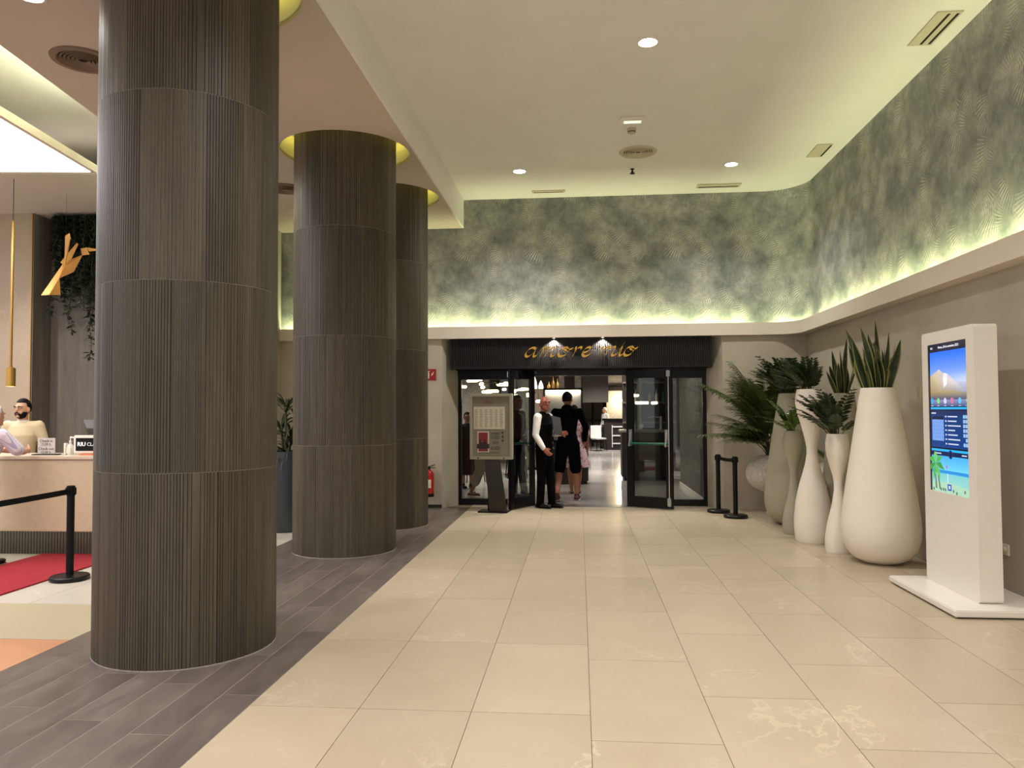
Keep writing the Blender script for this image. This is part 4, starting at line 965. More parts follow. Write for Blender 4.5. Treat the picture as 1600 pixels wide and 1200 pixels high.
# tablet the waiter holds
b = MB(); b.box(-.105, -.006, -.15, .105, .006, .15); o = b.build('menu_card', M['charcoal'], bevel=.003, loc=(-.35, 12.09, 1.30)); o.rotation_euler = (math.radians(-18), math.radians(10), math.radians(50)); tag(o, 'grey menu card held up by the bald waiter', 'menu')
person('man in black hoodie and shorts seen from behind in the doorway', (-.20, 13.22, .008), math.radians(176), 1.845, dict(
    aL=(.165, .16, .085), kL=(.135, -.02, .49), aR=(-.14, -.02, .075), kR=(-.125, -.01, .49), eL=(.30, .06, 1.17), eR=(-.30, .06, 1.17), wL=(.27, -.06, .96), wR=(-.27, -.06, .96), sL=(.2, .01, 1.425), sR=(-.2, .01, 1.425)),
    skin='skin2', top='hoodie', hem=.86, bottom='shorts', bot='shorts', shoe='shoered', hair='hairdark', hood=True, head_yaw=-12, face=False)
person('woman in pink floral dress standing behind the man in shorts', (-.09, 14.35, .008), math.radians(185), 1.62, dict(aL=(.07, .03, .075), aR=(-.08, -.03, .075)),
    skin='skin2', top='floral', sleeve='short', hem=.95, bottom='skirt', bot='floral', shoe='sandal', hair='hairdark', woman=True, face=False, longhair=True)
person('person in dark red shirt with a lanyard behind the open glass door', (-1.12, 13.75, .008), math.radians(60), 1.80, dict(
    wR=(-.2, -.22, 1.02), dR=(0, -.9, -.4), aL=(.08, -.1, .075)), skin='skinred', top='redshirt', hem=.93, bot='vestblack', hair='hairdark', head_yaw=-5)
b = MB(); b.box(-.11, -.003, -.15, .11, .003, .15); o = b.build('paper_sheet', M['paper'], loc=(-.92, 13.66, 1.08)); o.rotation_euler = (.5, .3, .9); tag(o, 'white paper sheet held by the person in dark red shirt', 'paper')
person('person in dark top and burgundy skirt behind the glass', (-2.23, 15.2, .008), math.radians(25), 1.50, None, skin='skin', top='charcoal', sleeve='short', hem=.98, bottom='longskirt', bot='skirt', woman=True, hair='hairdark')
person('person in beige cropped trousers walking behind the menu stand', (-1.77, 13.75, .008), math.radians(70), 1.70, dict(aL=(.06, -.2, .075), kL=(.07, -.14, .48), aR=(-.07, .16, .085), kR=(-.07, -.02, .49)),
    skin='skin2', top='cloth', hem=.95, bottom='cropped', bot='beigetrouser', shoe='sandal', hair='hairdark', woman=True)
person('white-haired person sitting beyond the far serving counter', (1.02, 30.9, .008), math.radians(-60), 1.62, None, skin='skin', top='shirtwhite', bot='charcoal', hair='hairwhite')
person('bearded receptionist in beige jacket standing behind the counter', (-6.68, 8.72, .008), math.radians(12), 1.70, dict(
    wL=(.25, -.10, .93), eL=(.262, .03, 1.15), wR=(-.25, -.10, .93), eR=(-.262, .03, 1.15)), skin='skin', top='jacket', hem=.85, bot='charcoal', beard=True, head_yaw=-14, collar='shirtwhite')
person('white-haired guest in striped short-sleeved shirt leaning on the counter', (-5.97, 7.24, .016), math.radians(172), 1.66, dict(
    eL=(-.0, 0, 0), sL=(.18, -.06, 1.38), sR=(-.18, -.06, 1.38), che=(0, -.05, 1.27), nec=(0, -.09, 1.43), hea=(0, -.14, 1.575),
    wR=(-.16, -.42, 1.20), eR=(-.27, -.20, 1.19), dR=(.6, -.7, 0)) | dict(eL=(.27, -.16, 1.17), wL=(.16, -.40, 1.20), dL=(-.6, -.7, 0)),
    skin='skin', top='stripe', sleeve='short', hem=.84, bot='beigetrouser', hair='hairwhite', face=False)

# ------------------------------------------------------------------ reception
ct = thing('reception_counter', 'long beige reception counter with glowing ribbed plinth', 'counter', (-7.2, 7.7, 0))
MBox(-2.6, 0, .29, 2.7, .55, 1.05).build('front_body', M['counter'], ct, bevel=.008)
MBox(-2.62, -.02, 1.05, 2.72, .62, 1.085).build('counter_top', M['countertop'], ct, bevel=.006)
b = MB(); b.box(-2.5, .29, 0, 2.6, .5, .29); x = -2.5
while x < 2.58: b.tube([(x + .016, .29, 0), (x + .016, .29, .285)], [.015, .015], 8, caps=False); x += .034
o = b.build('ribbed_plinth', M['plinthrib'], ct); o['kind'] = 'stuff'
pm = MB(); pm.box(-10, 10.6, 0, -8.02, 11.4, ZL + .02); struct(pm.build('wall_left', M['pilaster']))
tm = MB(); tm.box(-8.028, 10.592, 0, -8.016, 10.61, ZL); struct(tm.build('trim_6', M['goldsat']))
rw = MB(); rw.box(-8.02, 11.0, 0, -5.0, 11.4, ZL + .02); struct(rw.build('wall_reception', M['greywood']))
sm = MB(); sm.box(-8.02, 10.61, 0, -8.0, 11.0, ZL); struct(sm.build('wall_reception', M['greywood']))
for k, x in enumerate((-7.22, -7.16, -7.10)):
    struct(MBox(x, 10.95, 0, x + .03, 11.0, 2.7).build('trim_%d' % (7 + k), M['greywood']))
rr_ = MB(); rr_.box(-5.0, 11.0, 0, -4.85, 12.15, ZL); struct(rr_.build('wall_reception', M['wall']))
# hanging greenery
def vine_mesh(seed, L, m, dens, leaf):
    r = random.Random(seed); b = MB(); pts = [Vector((0, 0, 0))]
    n = 10
    for i in range(1, n + 1): pts.append(Vector((r.uniform(-.04, .04) + pts[-1].x * .8, r.uniform(-.03, .03), -L * i / n)))
    b.tube(pts, [.004] * (n + 1), 5, 1)
    for k in range(int(L * dens)):
        t = r.random(); i = min(int(t * n), n - 1); p = pts[i].lerp(pts[i + 1], t * n - i); a = r.random() * 2 * PI; l = leaf * r.uniform(.6, 1.3)
        d = Vector((math.cos(a), math.sin(a), r.uniform(-1.1, .1))).normalized() * l; sd = Vector((-math.sin(a), math.cos(a), r.uniform(-.4, .4))) * l * .22
        b.add([p, p + d * .5 + sd, p + d, p + d * .5 - sd + Vector((0, 0, .004))], [(0, 1, 2), (0, 2, 3)])
    o = b.build('vine', [M[m], M['stem']]); me = o.data; D.objects.remove(o); return me
gz = thing('hanging_greenery', 'dark green vines hanging down the reception wall behind the golden bird', 'plant', (-6.9, 10.85, ZL))
vm = [vine_mesh(1, 1.5, 'vine', 110, .085), vine_mesh(2, 1.1, 'vine', 120, .075), vine_mesh(3, 1.8, 'vine', 100, .085), vine_mesh(4, 1.45, 'vine2', 95, .06), vine_mesh(5, .8, 'vine', 120, .085)]
rv = random.Random(5)
for k in range(120):
    x = rv.uniform(-.92, 1.6); me = vm[rv.choice([0, 0, 1, 2, 2, 3, 4, 4])]
    o = link('vine', me, gz, (x, rv.uniform(-.22, .06), -.02), rv.random() * 6); sc_ = rv.uniform(.7, 1.15) * (.75 if x < -.55 else 1.45 if x > -.25 else .95); o.scale = (1.15, 1.15, sc_)
b = MB(); b.box(-.9, -.1, -.02, 1.7, .12, 0); b.build('planter_tray', M['dark'], gz)
# folded golden bird
bird = thing('bird_sculpture', 'golden folded-paper hummingbird sculpture hanging before the vines', 'sculpture', (-7.05, 9.5, 3.09))
Kp = .00262
def BP(x, y, d): return ((x - 190) * Kp, d, (543 - y) * Kp)
def plate(name, tris, m):
    b = MB()
    for tr_ in tris:
        P = [Vector(BP(*p)) for p in tr_]; n_ = (P[1] - P[0]).cross(P[2] - P[0]).normalized() * .006
        b.add([p - n_ for p in P] + [p + n_ for p in P], [(0, 1, 2), (5, 4, 3), (0, 3, 4, 1), (1, 4, 5, 2), (2, 5, 3, 0)])
    return b.build(name, m, bird)
A0, A1, A2 = (190, 543, 0), (278, 540, .05), (284, 458, .0)
plate('tail', [(A0, (250, 545, -.06), (272, 455, 0)), ((250, 545, -.06), A1, A2), ((250, 545, -.06), A2, (272, 455, 0)), (A0, (272, 455, 0), (290, 378, .06))], M['goldpaint'])
plate('trunk', [((272, 455, 0), A2, (290, 378, .05)), (A2, (330, 412, -.08), (290, 378, .05)), (A2, (356, 424, .02), (330, 412, -.08)), ((330, 412, -.08), (356, 424, .02), (404, 345, .0)), ((330, 412, -.08), (404, 345, 0), (325, 362, .06))], M['goldpaint'])
plate('wing', [((290, 378, .0), (318, 262, .22), (330, 270, .2)), ((290, 378, 0), (330, 270, .2), (326, 408, .0))], M['goldpaint'])
plate('wing', [((326, 350, -.05), (395, 272, -.3), (418, 288, -.3)), ((326, 350, -.05), (418, 288, -.3), (326, 408, -.05)), ((395, 272, -.3), (420, 262, -.32), (422, 290, -.3))], M['goldpaint'])
plate('head', [((404, 345, 0), (402, 312, -.02), (432, 308, -.02)), ((404, 345, 0), (432, 308, -.02), (442, 342, .0)), ((432, 308, -.02), (520, 322, -.03), (442, 326, 0))], M['goldpaint'])
b = MB(); b.tube([BP(322, 268, .2), BP(262, 215, .2)], [.0025] * 2, 5); b.tube([BP(262, 215, .2), BP(262, 10, .2)], [.0015] * 2, 5); b.build('wire', M['black'], bird)
# pendant
pt = thing('pendant_lamp', 'slim brass pendant lamp on a long brass rod over the reception', 'lamp', (-7.07, 9.0, 0))
b = MB(); b.lathe([(.055, 1.875), (.055, 2.10), (.02, 2.12)], 24, cap0=False); b.build('shade', M['goldsat'], pt, smooth=True)
b = MB(); b.lathe([(.05, 1.885), (.0, 1.885)], 20, cap0=False, cap1=False); b.build('bulb', M['led'], pt)
b = MB(); b.tube([(0, 0, 2.11), (0, 0, 3.95)], [.016, .016], 10); b.build('rod', M['goldsat'], pt, smooth=True)
b = MB(); b.tube([(0, 0, 3.95), (0, 0, ZL)], [.004, .004], 6); b.build('cable', M['black'], pt)
# things on the counter
ZC = 1.085
def standing_card(x, y, w, h, lab, lines, rz=0):
    t = thing('desk_sign', lab, 'sign', (x, y, ZC), rz)
    MBox(-w / 2 - .04, -.05, 0, w / 2 + .04, .05, .012).build('base', M['monitor'], t, bevel=.003)
    MBox(-w / 2, -.006, .012, w / 2, .006, h).build('plate', mat('frosted_plate', (206, 196, 190), .4), t, bevel=.002)
    for s_, z, sz in lines: text('lettering', s_, sz, M['ink'], t, (0, -.0075, z))
    MBox(-w / 2 + .03, -.0072, h * .52, w / 2 - .03, -.0058, h * .52 + .003).build('divider', M['inklight'], t)
standing_card(-5.79, 7.92, .20, .185, 'frosted card on the counter with check-in and check-out times', [('Check-in', .153, .042), ('15.00 h.', .117, .038), ('Check-out', .068, .042), ('12.00 h.', .030, .038)])
t = thing('sanitizer_bottle', 'white pump bottle of hand sanitizer on the reception counter', 'bottle', (-5.515, 7.92, ZC))
b = MB(); b.lathe([(.03, 0), (.032, .01), (.032, .10), (.012, .125), (.012, .14)], 20); b.build('flask', M['clear'], t, smooth=True)
b = MB(); b.lathe([(.014, .14), (.014, .155), (.006, .157), (.006, .185)], 12); b.tube([(.0, 0, .185), (.0, 0, .192), (.035, 0, .188)], [.01, .01, .006], 8); b.build('pump', M['white'], t)
MBox(-.024, -.034, .02, .024, -.0315, .085).build('label', M['paper'], t); MBox(-.058, -.03, 0, -.036, .02, .13).build('holder', M['white'], t, bevel=.004)
t = thing('tablet_display', 'white framed tablet with black screen reading RIU CLASS on the counter', 'display', (-5.29, 7.90, ZC))
MBox(-.17, -.015, .015, .17, .015, .215).build('frame', M['white'], t, bevel=.01); MBox(-.14, -.0165, .045, .14, -.0145, .185).build('screen', M['blackmatte'], t)
text('lettering', 'RIU', .062, mat('screen_white', (240, 240, 240), .5, emit=.7), t, (-.122, -.018, .117), align='LEFT', extrude=.001); text('lettering', 'CLASS', .054, mat('screen_grey', (200, 200, 200), .5, emit=.4), t, (-.012, -.018, .116), align='LEFT')
MBox(-.07, -.06, 0, .14, .05, .016).build('stand', M['orange'], t)
t = thing('card_reader', 'small white framed device on the counter behind the tablet', 'device', (-5.22, 8.12, ZC))
MBox(-.08, -.02, 0, .14, .02, .30).build('frame', M['white'], t, bevel=.01); MBox(-.055, -.0215, .19, .12, -.019, .27).build('screen', M['ink'], t); MBox(-.06, -.05, -.0, .12, .06, .012).build('foot', M['white'], t)
t = thing('computer_monitor', 'dark grey monitor seen from the back behind the counter', 'monitor', (-5.58, 8.46, 1.084))
b = MB(); b.add([(-.16, 0, .34), (.42, 0, .34), (.42, .03, .0), (-.1, .03, .0), (-.05, -.10, .24), (.36, -.10, .24), (.36, -.08, .08), (-.03, -.08, .08)],
                [(0, 1, 2, 3), (0, 4, 5, 1), (1, 5, 6, 2), (2, 6, 7, 3), (3, 7, 4, 0), (4, 7, 6, 5)]); b.build('housing', M['monitor'], t, loc=(0, 0, .04), bevel=.004)
MBox(.08, -.02, .0, .18, .02, .06).build('stand', M['monitor'], t); MBox(.0, -.09, 0, .26, .03, .012).build('foot', M['monitor'], t)
b = MB(); b.box(-5.9, 8.335, 1.03, -4.9, 8.75, 1.084); b.box(-5.88, 8.36, 0, -5.84, 8.73, 1.03); b.box(-4.96, 8.36, 0, -4.92, 8.73, 1.03); b.box(-5.84, 8.70, 0, -4.96, 8.73, 1.03)
tag(b.build('back_counter', M['counter'], bevel=.005), 'inner worktop behind the beige counter carrying the monitor', 'worktop')

# ------------------------------------------------------------------ stanchions
def stanchion(x, y, lab, group, hgt=.865):
    t = thing('barrier_post', lab, 'barrier post', (x, y, 0), group=group)
    b = MB(); b.lathe([(.163, 0), (.168, .006), (.168, .034), (.158, .044), (.05, .052), (.04, .054)], 40); b.build('base', M['black'], t, smooth=True)
    b = MB(); b.lathe([(.033, .05), (.033, hgt - .09)], 24); b.build('post', M['blackmatte'], t, smooth=True)
    b = MB(); b.lathe([(.036, hgt - .09), (.036, hgt), (.030, hgt + .003)], 24); b.box(-.015, -.045, hgt - .08, .015, .045, hgt - .015); b.box(-.045, -.015, hgt - .08, .045, .015, hgt - .015); b.build('head', M['blackmatte'], t, smooth=True)
    return t
stanchion(-4.71, 6.78, 'black barrier post beside the red carpet', 'black barrier posts')
stanchion(-4.71, 4.6, 'black barrier post at the near end of the belt by the red carpet', 'black barrier posts')
stanchion(2.07, 11.80, 'black barrier post nearer the restaurant door frame', 'black barrier posts')
stanchion(2.21, 11.24, 'black barrier post nearer the grey-green planters', 'black barrier posts')
def belt(a, b_, lab, sag=.01, hh=.05):
    b = MB(); n = 12; vs = []; fs = []; A = Vector(a); B = Vector(b_); d = (B - A).normalized(); s_ = Vector((-d.y, d.x, 0)) * .0015
    for i in range(n + 1):
        p = A.lerp(B, i / n); p.z -= sag * 4 * (i / n) * (1 - i / n)
        vs += [p - s_ + Vector((0, 0, -hh / 2)), p + s_ + Vector((0, 0, -hh / 2)), p + s_ + Vector((0, 0, hh / 2)), p - s_ + Vector((0, 0, hh / 2))]
    for i in range(n): fs += [(4 * i + k, 4 * i + (k + 1) % 4, 4 * i + 4 + (k + 1) % 4, 4 * i + 4 + k) for k in range(4)]
    fs += [(0, 1, 2, 3), tuple(4 * n + k for k in (3, 2, 1, 0))]; b.add(vs, fs)
    tag(b.build('barrier_belt', M['blackmatte']), lab, 'barrier belt')
belt((-4.71, 6.732, .815), (-4.71, 4.648, .815), 'black belt stretched from the barrier post by the red carpet')
belt((2.081, 11.757, .815), (2.199, 11.283, .815), 'short black belt between the two posts by the restaurant')

# ------------------------------------------------------------------ menu stand, extinguisher, sign, socket
ms = thing('menu_stand', 'grey glazed menu display case on a curved dark leg', 'display stand', (-1.335, 11.66, 0), math.radians(-6))
MBox(-.33, -.02, .80, .33, .05, 1.80).build('case', M['grey_case'], ms, bevel=.006)
MBox(-.285, -.024, .855, .285, -.018, 1.745).build('board', M['grey_board'], ms)
for a in ((-.33, -.05, .80, -.288, -.02, 1.80), (.288, -.05, .80, .33, -.02, 1.80), (-.288, -.05, .80, .288, -.02, .845), (-.288, -.05, 1.755, .288, -.02, 1.80)): MBox(*a).build('frame', M['grey_case'], ms, bevel=.004)
MBox(-.288, -.046, .845, .288, -.043, 1.755).build('pane', M['caseglass'], ms)
MBox(-.272, -.028, 1.26, .215, -.024, 1.60).build('menu_sheet', M['paper'], ms)
b = MB()
for i in range(6):
    for k in range(12): b.box(-.255 + i * .078, -.0292, 1.29 + k * .0235, -.255 + i * .078 + .05 * (.75 + .25 * ((i * 7 + k * 3) % 5) / 4), -.0285, 1.299 + k * .0235)
b.build('print', M['inklight'], ms)['kind'] = 'stuff'
text('lettering', 'RIU', .075, M['redprint'], ms, (-.03, -.026, 1.665), extrude=.001, sx=1.1)
MBox(-.215, -.027, .905, -.035, -.024, 1.225).build('picture_border', M['paper'], ms); MBox(-.198, -.029, .922, -.052, -.0265, 1.208).build('picture', M['redprint'], ms)
b = MB(); b.box(-.225, -.031, .965, -.03, -.0285, 1.035); b.box(-.185, -.031, 1.035, -.07, -.0285, 1.06)
for x in (-.17, -.1): b.box(x - .012, -.031, 1.06, x + .012, -.0285, 1.10)
b.build('picture_silhouette', M['ink'], ms)
for z in (1.12, .955): MBox(.0, -.028, z, .135, -.0255, z + .035).build('number_plate', M['ink'], ms)
text('lettering', '18:30-22:30', .028, M['paper'], ms, (.068, -.0285, 1.137)); text('lettering', '7:00-10:30', .028, M['paper'], ms, (.068, -.0285, .972))
b = MB()
for z, w in ((1.20, .13), (1.18, .15), (1.06, .09), (1.04, .1), (.90, .3)): b.box(.068 - w / 2 - (.1 if w == .3 else 0), -.0275, z, .068 + w / 2 - (.1 if w == .3 else 0), -.0255, z + .006)
for z in (1.19, 1.13, 1.07): b.box(.165, -.0275, z, .19, -.0255, z + .03)
b.build('print', M['ink'], ms)['kind'] = 'stuff'
for x in (-.2, .2): b = MB(); b.tube([(x, -.052, .822), (x, -.048, .822)], [.012, .012], 10); b.build('screw', M['ink'], ms)
b = MB(); n = 14; vs = []; fs = []
for i in range(n + 1):
    t_ = i / n; z = .80 * (1 - t_) + .02 * t_; xo = .02 + .10 * t_ ** 1.6 + .03 * math.sin(t_ * PI); y = -.04 - .09 * math.sin(t_ * PI * .8); w = .115 + .02 * t_
    vs += [(xo - w, y, z), (xo + w, y, z), (xo + w, y + .02, z), (xo - w, y + .02, z)]
for i in range(n): fs += [(4 * i + k, 4 * i + (k + 1) % 4, 4 * i + 4 + (k + 1) % 4, 4 * i + 4 + k) for k in range(4)]
fs += [(0, 1, 2, 3), tuple(4 * n + k for k in (3, 2, 1, 0))]; b.add(vs, fs); b.build('curved_leg', M['legbrown'], ms, smooth=True)
b = MB(); b.tube([(-.03, .06, .82), (-.06, .10, .02)], [.03, .03], 10); b.build('rear_leg', M['black'], ms)
MBox(-.2, -.11, 0, .26, .18, .02).build('base', M['black'], ms, bevel=.005)
fe = thing('fire_extinguisher', 'red fire extinguisher hung on the wall behind the farthest column', 'fire extinguisher', (-2.375, 12.04, 0))
b = MB(); b.lathe([(.06, .19), (.075, .205), (.075, .54), (.06, .58), (.03, .60), (.025, .62)], 24); b.build('cylinder', M['red'], fe, smooth=True)
b = MB(); b.lathe([(.077, .186), (.077, .235)], 24); b.build('foot_ring', M['blackmatte'], fe)
b = MB(); b.tube([(0, 0, .61), (0, 0, .65)], [.02, .02], 8); b.tube([(-.02, -.01, .65), (.09, -.03, .69)], [.008, .008], 6); b.tube([(-.02, 0, .64), (.1, -.02, .645)], [.007, .007], 6); b.build('valve_handle', M['blackmatte'], fe)
b = MB(); b.tube([(-.02, -.03, .63), (-.11, -.03, .60), (-.12, -.03, .45), (-.095, -.03, .3)], [.012] * 4, 8); b.build('hose', M['blackmatte'], fe, smooth=True)
MBox(-.045, -.0765, .33, .045, -.06, .46).build('label', M['paper'], fe); MBox(-.05, .06, .4, .05, .108, .56).build('bracket', M['blackmatte'], fe)
fs2 = thing('fire_safety_sign', 'small red fire equipment sign on the wall above the extinguisher', 'sign', (-2.37, 12.14, 2.12))
MBox(-.09, 0, -.09, .09, .006, .09).build('plate', M['redsign'], fs2)
b = MB(); b.box(-.055, -.002, -.06, -.02, .001, .03); b.box(-.045, -.002, .03, -.03, .001, .06); b.box(-.06, -.002, .05, -.01, .001, .06)
for k in range(3): b.add([(.01 + .018 * k, -.002, -.02 + .02 * k), (.04 + .008 * k, -.002, .0 + .02 * k), (.02 + .018 * k, -.002, .03 + .015 * k), (.01 + .018 * k, .001, -.02 + .02 * k), (.04 + .008 * k, .001, .0 + .02 * k), (.02 + .018 * k, .001, .03 + .015 * k)], [(0, 1, 2), (5, 4, 3), (0, 3, 4, 1), (1, 4, 5, 2), (2, 5, 3, 0)])
b.build('pictogram', M['paper'], fs2)
ex = thing('exit_marker', 'small dark green running-man marker over the open door leaf', 'sign', (-.74, 12.495, 2.16)); MBox(-.06, -.004, -.022, .06, .004, .022).build('plate', M['exitgreen'], ex)
b = MB(); b.tube([(-.01, -.005, .012), (-.01, -.006, .013)], [.004, .004], 8); b.tube([(-.012, -.005, .007), (-.004, -.005, -.004), (-.014, -.005, -.014)], [.002] * 3, 6); b.tube([(-.004, -.005, -.004), (.006, -.005, -.014)], [.002] * 2, 6); b.build('pictogram', M['white'], ex)
so = thing('wall_socket', 'pale double wall socket beside the touch kiosk near the floor', 'socket', (3.499, 6.74, .38))
MBox(-.012, -.09, -.045, 0, .09, .045).build('plate', M['white'], so, bevel=.003)
for y in (-.042, .042): b = MB(); b.tube([(-.0125, y, 0), (-.0115, y, 0)], [.028, .028], 16, ref=(0, 1, 0)); b.build('outlet', M['vent'], so)
MBox(-.055, .02, -.03, -.012, .07, .03).build('plug', M['white'], so, bevel=.006)

# ------------------------------------------------------------------ kiosk
kx, ky0, ky1 = 3.02, 6.155, 7.05
kk = thing('information_kiosk', 'tall white touch-screen kiosk standing on a white floor plate', 'kiosk', (kx, (ky0 + ky1) / 2, 0))
hw = (ky1 - ky0) / 2
b = MB(); b.prism([(-.285, -.655), (.46, -.655), (.46, .56), (-.285, .56)], .012, .062); b.build('floor_plate', M['white'], kk, bevel=.008)
b = MB(); b.prism([(-.25, -.62), (.43, -.62), (.43, .53), (-.25, .53)], 0, .012); b.build('foot_pad', M['blackmatte'], kk)
sy0, sy1, sz0, sz1 = -hw + .125, hw - .105, .845, 2.09
def rrect(y0, z0, y1, z1, r, n=6):
    out = []
    for cy, cz, a0 in ((y1 - r, z1 - r, 0), (y0 + r, z1 - r, 1), (y0 + r, z0 + r, 2), (y1 - r, z0 + r, 3)):
        for k in range(n + 1): a = (a0 + k / n) * PI / 2; out.append((cy + r * math.cos(a), cz + r * math.sin(a)))
    return out
def yz_plate(name, outer, holes, x0, x1, m, bev=0):
    o = poly_fill(outer, holes, 0, 1, name, m); me = o.data
    for v in me.vertices: v.co = (x0 + (x1 - x0) * v.co.z, v.co.x, v.co.y)
    bm = bmesh.new(); bm.from_mesh(me); bmesh.ops.recalc_face_normals(bm, faces=bm.faces); bm.to_mesh(me); bm.free()
    o.parent = kk; return o
out_ = rrect(-hw, .063, hw, 2.195, .03)
yz_plate('cabinet', out_, [], .012, .165, M['white'])
yz_plate('front_frame', out_, [[(sy0, sz0), (sy1, sz0), (sy1, sz1), (sy0, sz1)]], -.006, .0118, M['white'])
MBox(-.0005, sy0 - .0, sz0, .0115, sy1, sz1).build('display_glass', M['black'], kk)
# screen picture: u 0 = far edge (picture left), v 0 = bottom
def SC(name, r, g, b_, e=1.0):
    return mat(name, (r, g, b_), .25, emit=e)
def vcol_mat():
    w = N('screen_gradient'); a = w.n('VertexColor', _layer_name='Col'); w.l(a.outputs[0], w.b.inputs['Emission Color']); w.b.inputs['Emission Strength'].default_value = .55
    w.b.inputs['Base Color'].default_value = (.01, .01, .01, 1); w.b.inputs['Roughness'].default_value = .12; return w.m
MG = vcol_mat()
SV, SF, SCOL = [], [], []
def UVp(u, v, lay): return (-.0010 - lay * .0003, sy1 + (sy0 - sy1) * u, sz0 + (sz1 - sz0) * v)
def quad(pts, cols, lay):
    o = len(SV)
    for p in pts: SV.append(UVp(p[0], p[1], lay))
    SF.append(tuple(range(o, o + len(pts)))); SCOL.append([srgb(*c) for c in (cols if isinstance(cols, list) else [cols] * len(pts))])
def rect(u0, v0, u1, v1, cb, lay, ct_=None): quad([(u0, v0), (u1, v0), (u1, v1), (u0, v1)], [cb, cb, ct_ or cb, ct_ or cb], lay)
def disc(u, v, r, c, lay): quad([(u + r * math.cos(2 * PI * k / 14), v + r * .54 * math.sin(2 * PI * k / 14)) for k in range(14)], c, lay)
rect(0, 0, 1, 1, (10, 14, 26), 0)
L0 = .055
rect(L0, .945, 1, 1, (34, 32, 52), 1)
rect(L0, .78, 1, .945, (120, 160, 240), 1, (32, 110, 240)); rect(L0, .66, 1, .78, (168, 176, 216), 1, (120, 160, 240)); rect(L0, .575, 1, .66, (70, 84, 130), 1, (168, 176, 216))
quad([(L0, .66), (.34, .66), (.62, .69), (.40, .80), (.30, .825), (.16, .80), (L0, .78)], [(150, 128, 92), (160, 138, 108), (150, 140, 140), (196, 186, 190), (214, 204, 200), (206, 190, 160), (186, 168, 130)], 2)
quad([(.34, .655), (1, .655), (1, .73), (.74, .74), (.52, .79), (.40, .80)], [(140, 122, 96), (120, 124, 150), (120, 140, 196), (140, 156, 206), (186, 190, 224), (206, 200, 210)], 3)
quad([(.42, .70), (.50, .72), (.52, .79), (.44, .80), (.40, .76)], (224, 216, 226), 4)
quad([(L0, .62), (1, .62), (1, .66), (.6, .68), (.3, .68), (L0, .665)], [(62, 76, 120), (62, 76, 120), (120, 120, 110), (166, 146, 104), (166, 146, 104), (150, 130, 92)], 5)
for u, c in ((.10, (70, 160, 226)), (.27, (130, 206, 120)), (.45, (214, 200, 232)), (.63, (214, 110, 160)), (.82, (90, 190, 236)), (.985, (190, 220, 130))):
    disc(min(u, .985), .612, .038 if u < .9 else .015, c, 6); rect(u - .03, .578, min(u + .03, 1), .582, (200, 210, 230), 6)
rect(L0, .556, 1, .570, (40, 176, 236), 6); rect(L0, .30, 1, .556, (16, 62, 132), 6, (26, 58, 112)); rect(L0, .545, 1, .556, (28, 30, 60), 7)
rect(L0, .515, 1, .545, (28, 48, 96), 7); rect(L0 + .02, .526, .2, .534, (206, 214, 236), 8)
rect(.09, .345, .40, .502, (120, 160, 226), 7); rect(.09, .487, .40, .508, (22, 30, 66), 8)
for i in range(1, 6): rect(.09, .345 + i * .024, .40, .3465 + i * .024, (70, 110, 190), 8)
for i in range(1, 7): rect(.09 + i * .0443, .345, .0925 + i * .0443, .487, (70, 110, 190), 8)
for i, w_ in enumerate((.24, .22, .32, .18, .24, .30, .26)):
    v = .508 - i * .030; rect(.44, v - .005, .48, v + .005, (190, 200, 226), 8); rect(.51, v - .004, .51 + w_, v + .004, (200, 210, 230), 8)
    if i != 5: rect(.89, v - .011, .935, v + .011, (150, 190, 236), 8)
    rect(.945, v - .011, .99, v + .011, (150, 190, 236), 8)
rect(L0, .275, 1, .290, (40, 176, 236), 7); rect(L0, .245, 1, .275, (22, 36, 78), 7); disc(.56, .258, .055, (30, 60, 130), 8); disc(.56, .258, .042, (18, 30, 70), 9)
rect(.14, .256, .32, .264, (196, 206, 230), 9); rect(.84, .256, .96, .264, (196, 206, 230), 9)
rect(L0, .145, 1, .245, (110, 206, 246), 7, (70, 172, 240)); rect(L0, .125, 1, .15, (34, 140, 214), 8); rect(L0, .0, 1, .13, (158, 206, 190), 8, (120, 200, 206)); 
quad([(L0, 0), (1, 0), (1, .05), (.5, .075), (L0, .06)], (166, 208, 180), 9)
for du in (0, .1):
    quad([(.15 + du, .02), (.19 + du, .02), (.15 + du * .6, .17), (.13 + du * .6, .17)], (96, 104, 66), 10)
for a, c in ((200, (66, 150, 62)), (150, (84, 176, 70)), (95, (110, 200, 84)), (40, (84, 176, 70)), (-10, (66, 150, 62)), (-60, (96, 186, 76)), (250, (84, 176, 70))):
    a = math.radians(a); ca, sa = math.cos(a), math.sin(a)
    quad([(.17, .19), (.17 + .12 * ca - .045 * sa, .19 + (.12 * sa + .045 * ca) * .5), (.17 + .23 * ca, .19 + .23 * sa * .45 - .02), (.17 + .11 * ca + .045 * sa, .19 + (.11 * sa - .045 * ca) * .5)], c, 11)
rect(.47, .02, .57, .062, (40, 70, 190), 12); rect(.50, .03, .515, .052, (236, 240, 250), 13); rect(.525, .03, .54, .052, (236, 240, 250), 13); rect(.515, .045, .53, .05, (236, 240, 250), 13)
quad([(.44, .165), (.48, .165), (.48, .185), (.44, .185)], (170, 100, 200), 12); rect(.47, .07, .49, .13, (206, 226, 226), 12)
for u, v in ((.3, .02), (.36, .022), (.41, .021), (.62, .022), (.9, .03), (.1, .015), (.7, .012)): disc(u, v, .02, (80, 112, 96), 12)
me = D.meshes.new('screen'); me.from_pydata(SV, [], SF); me.materials.append(MG)
ca_ = me.color_attributes.new('Col', 'FLOAT_COLOR', 'CORNER')
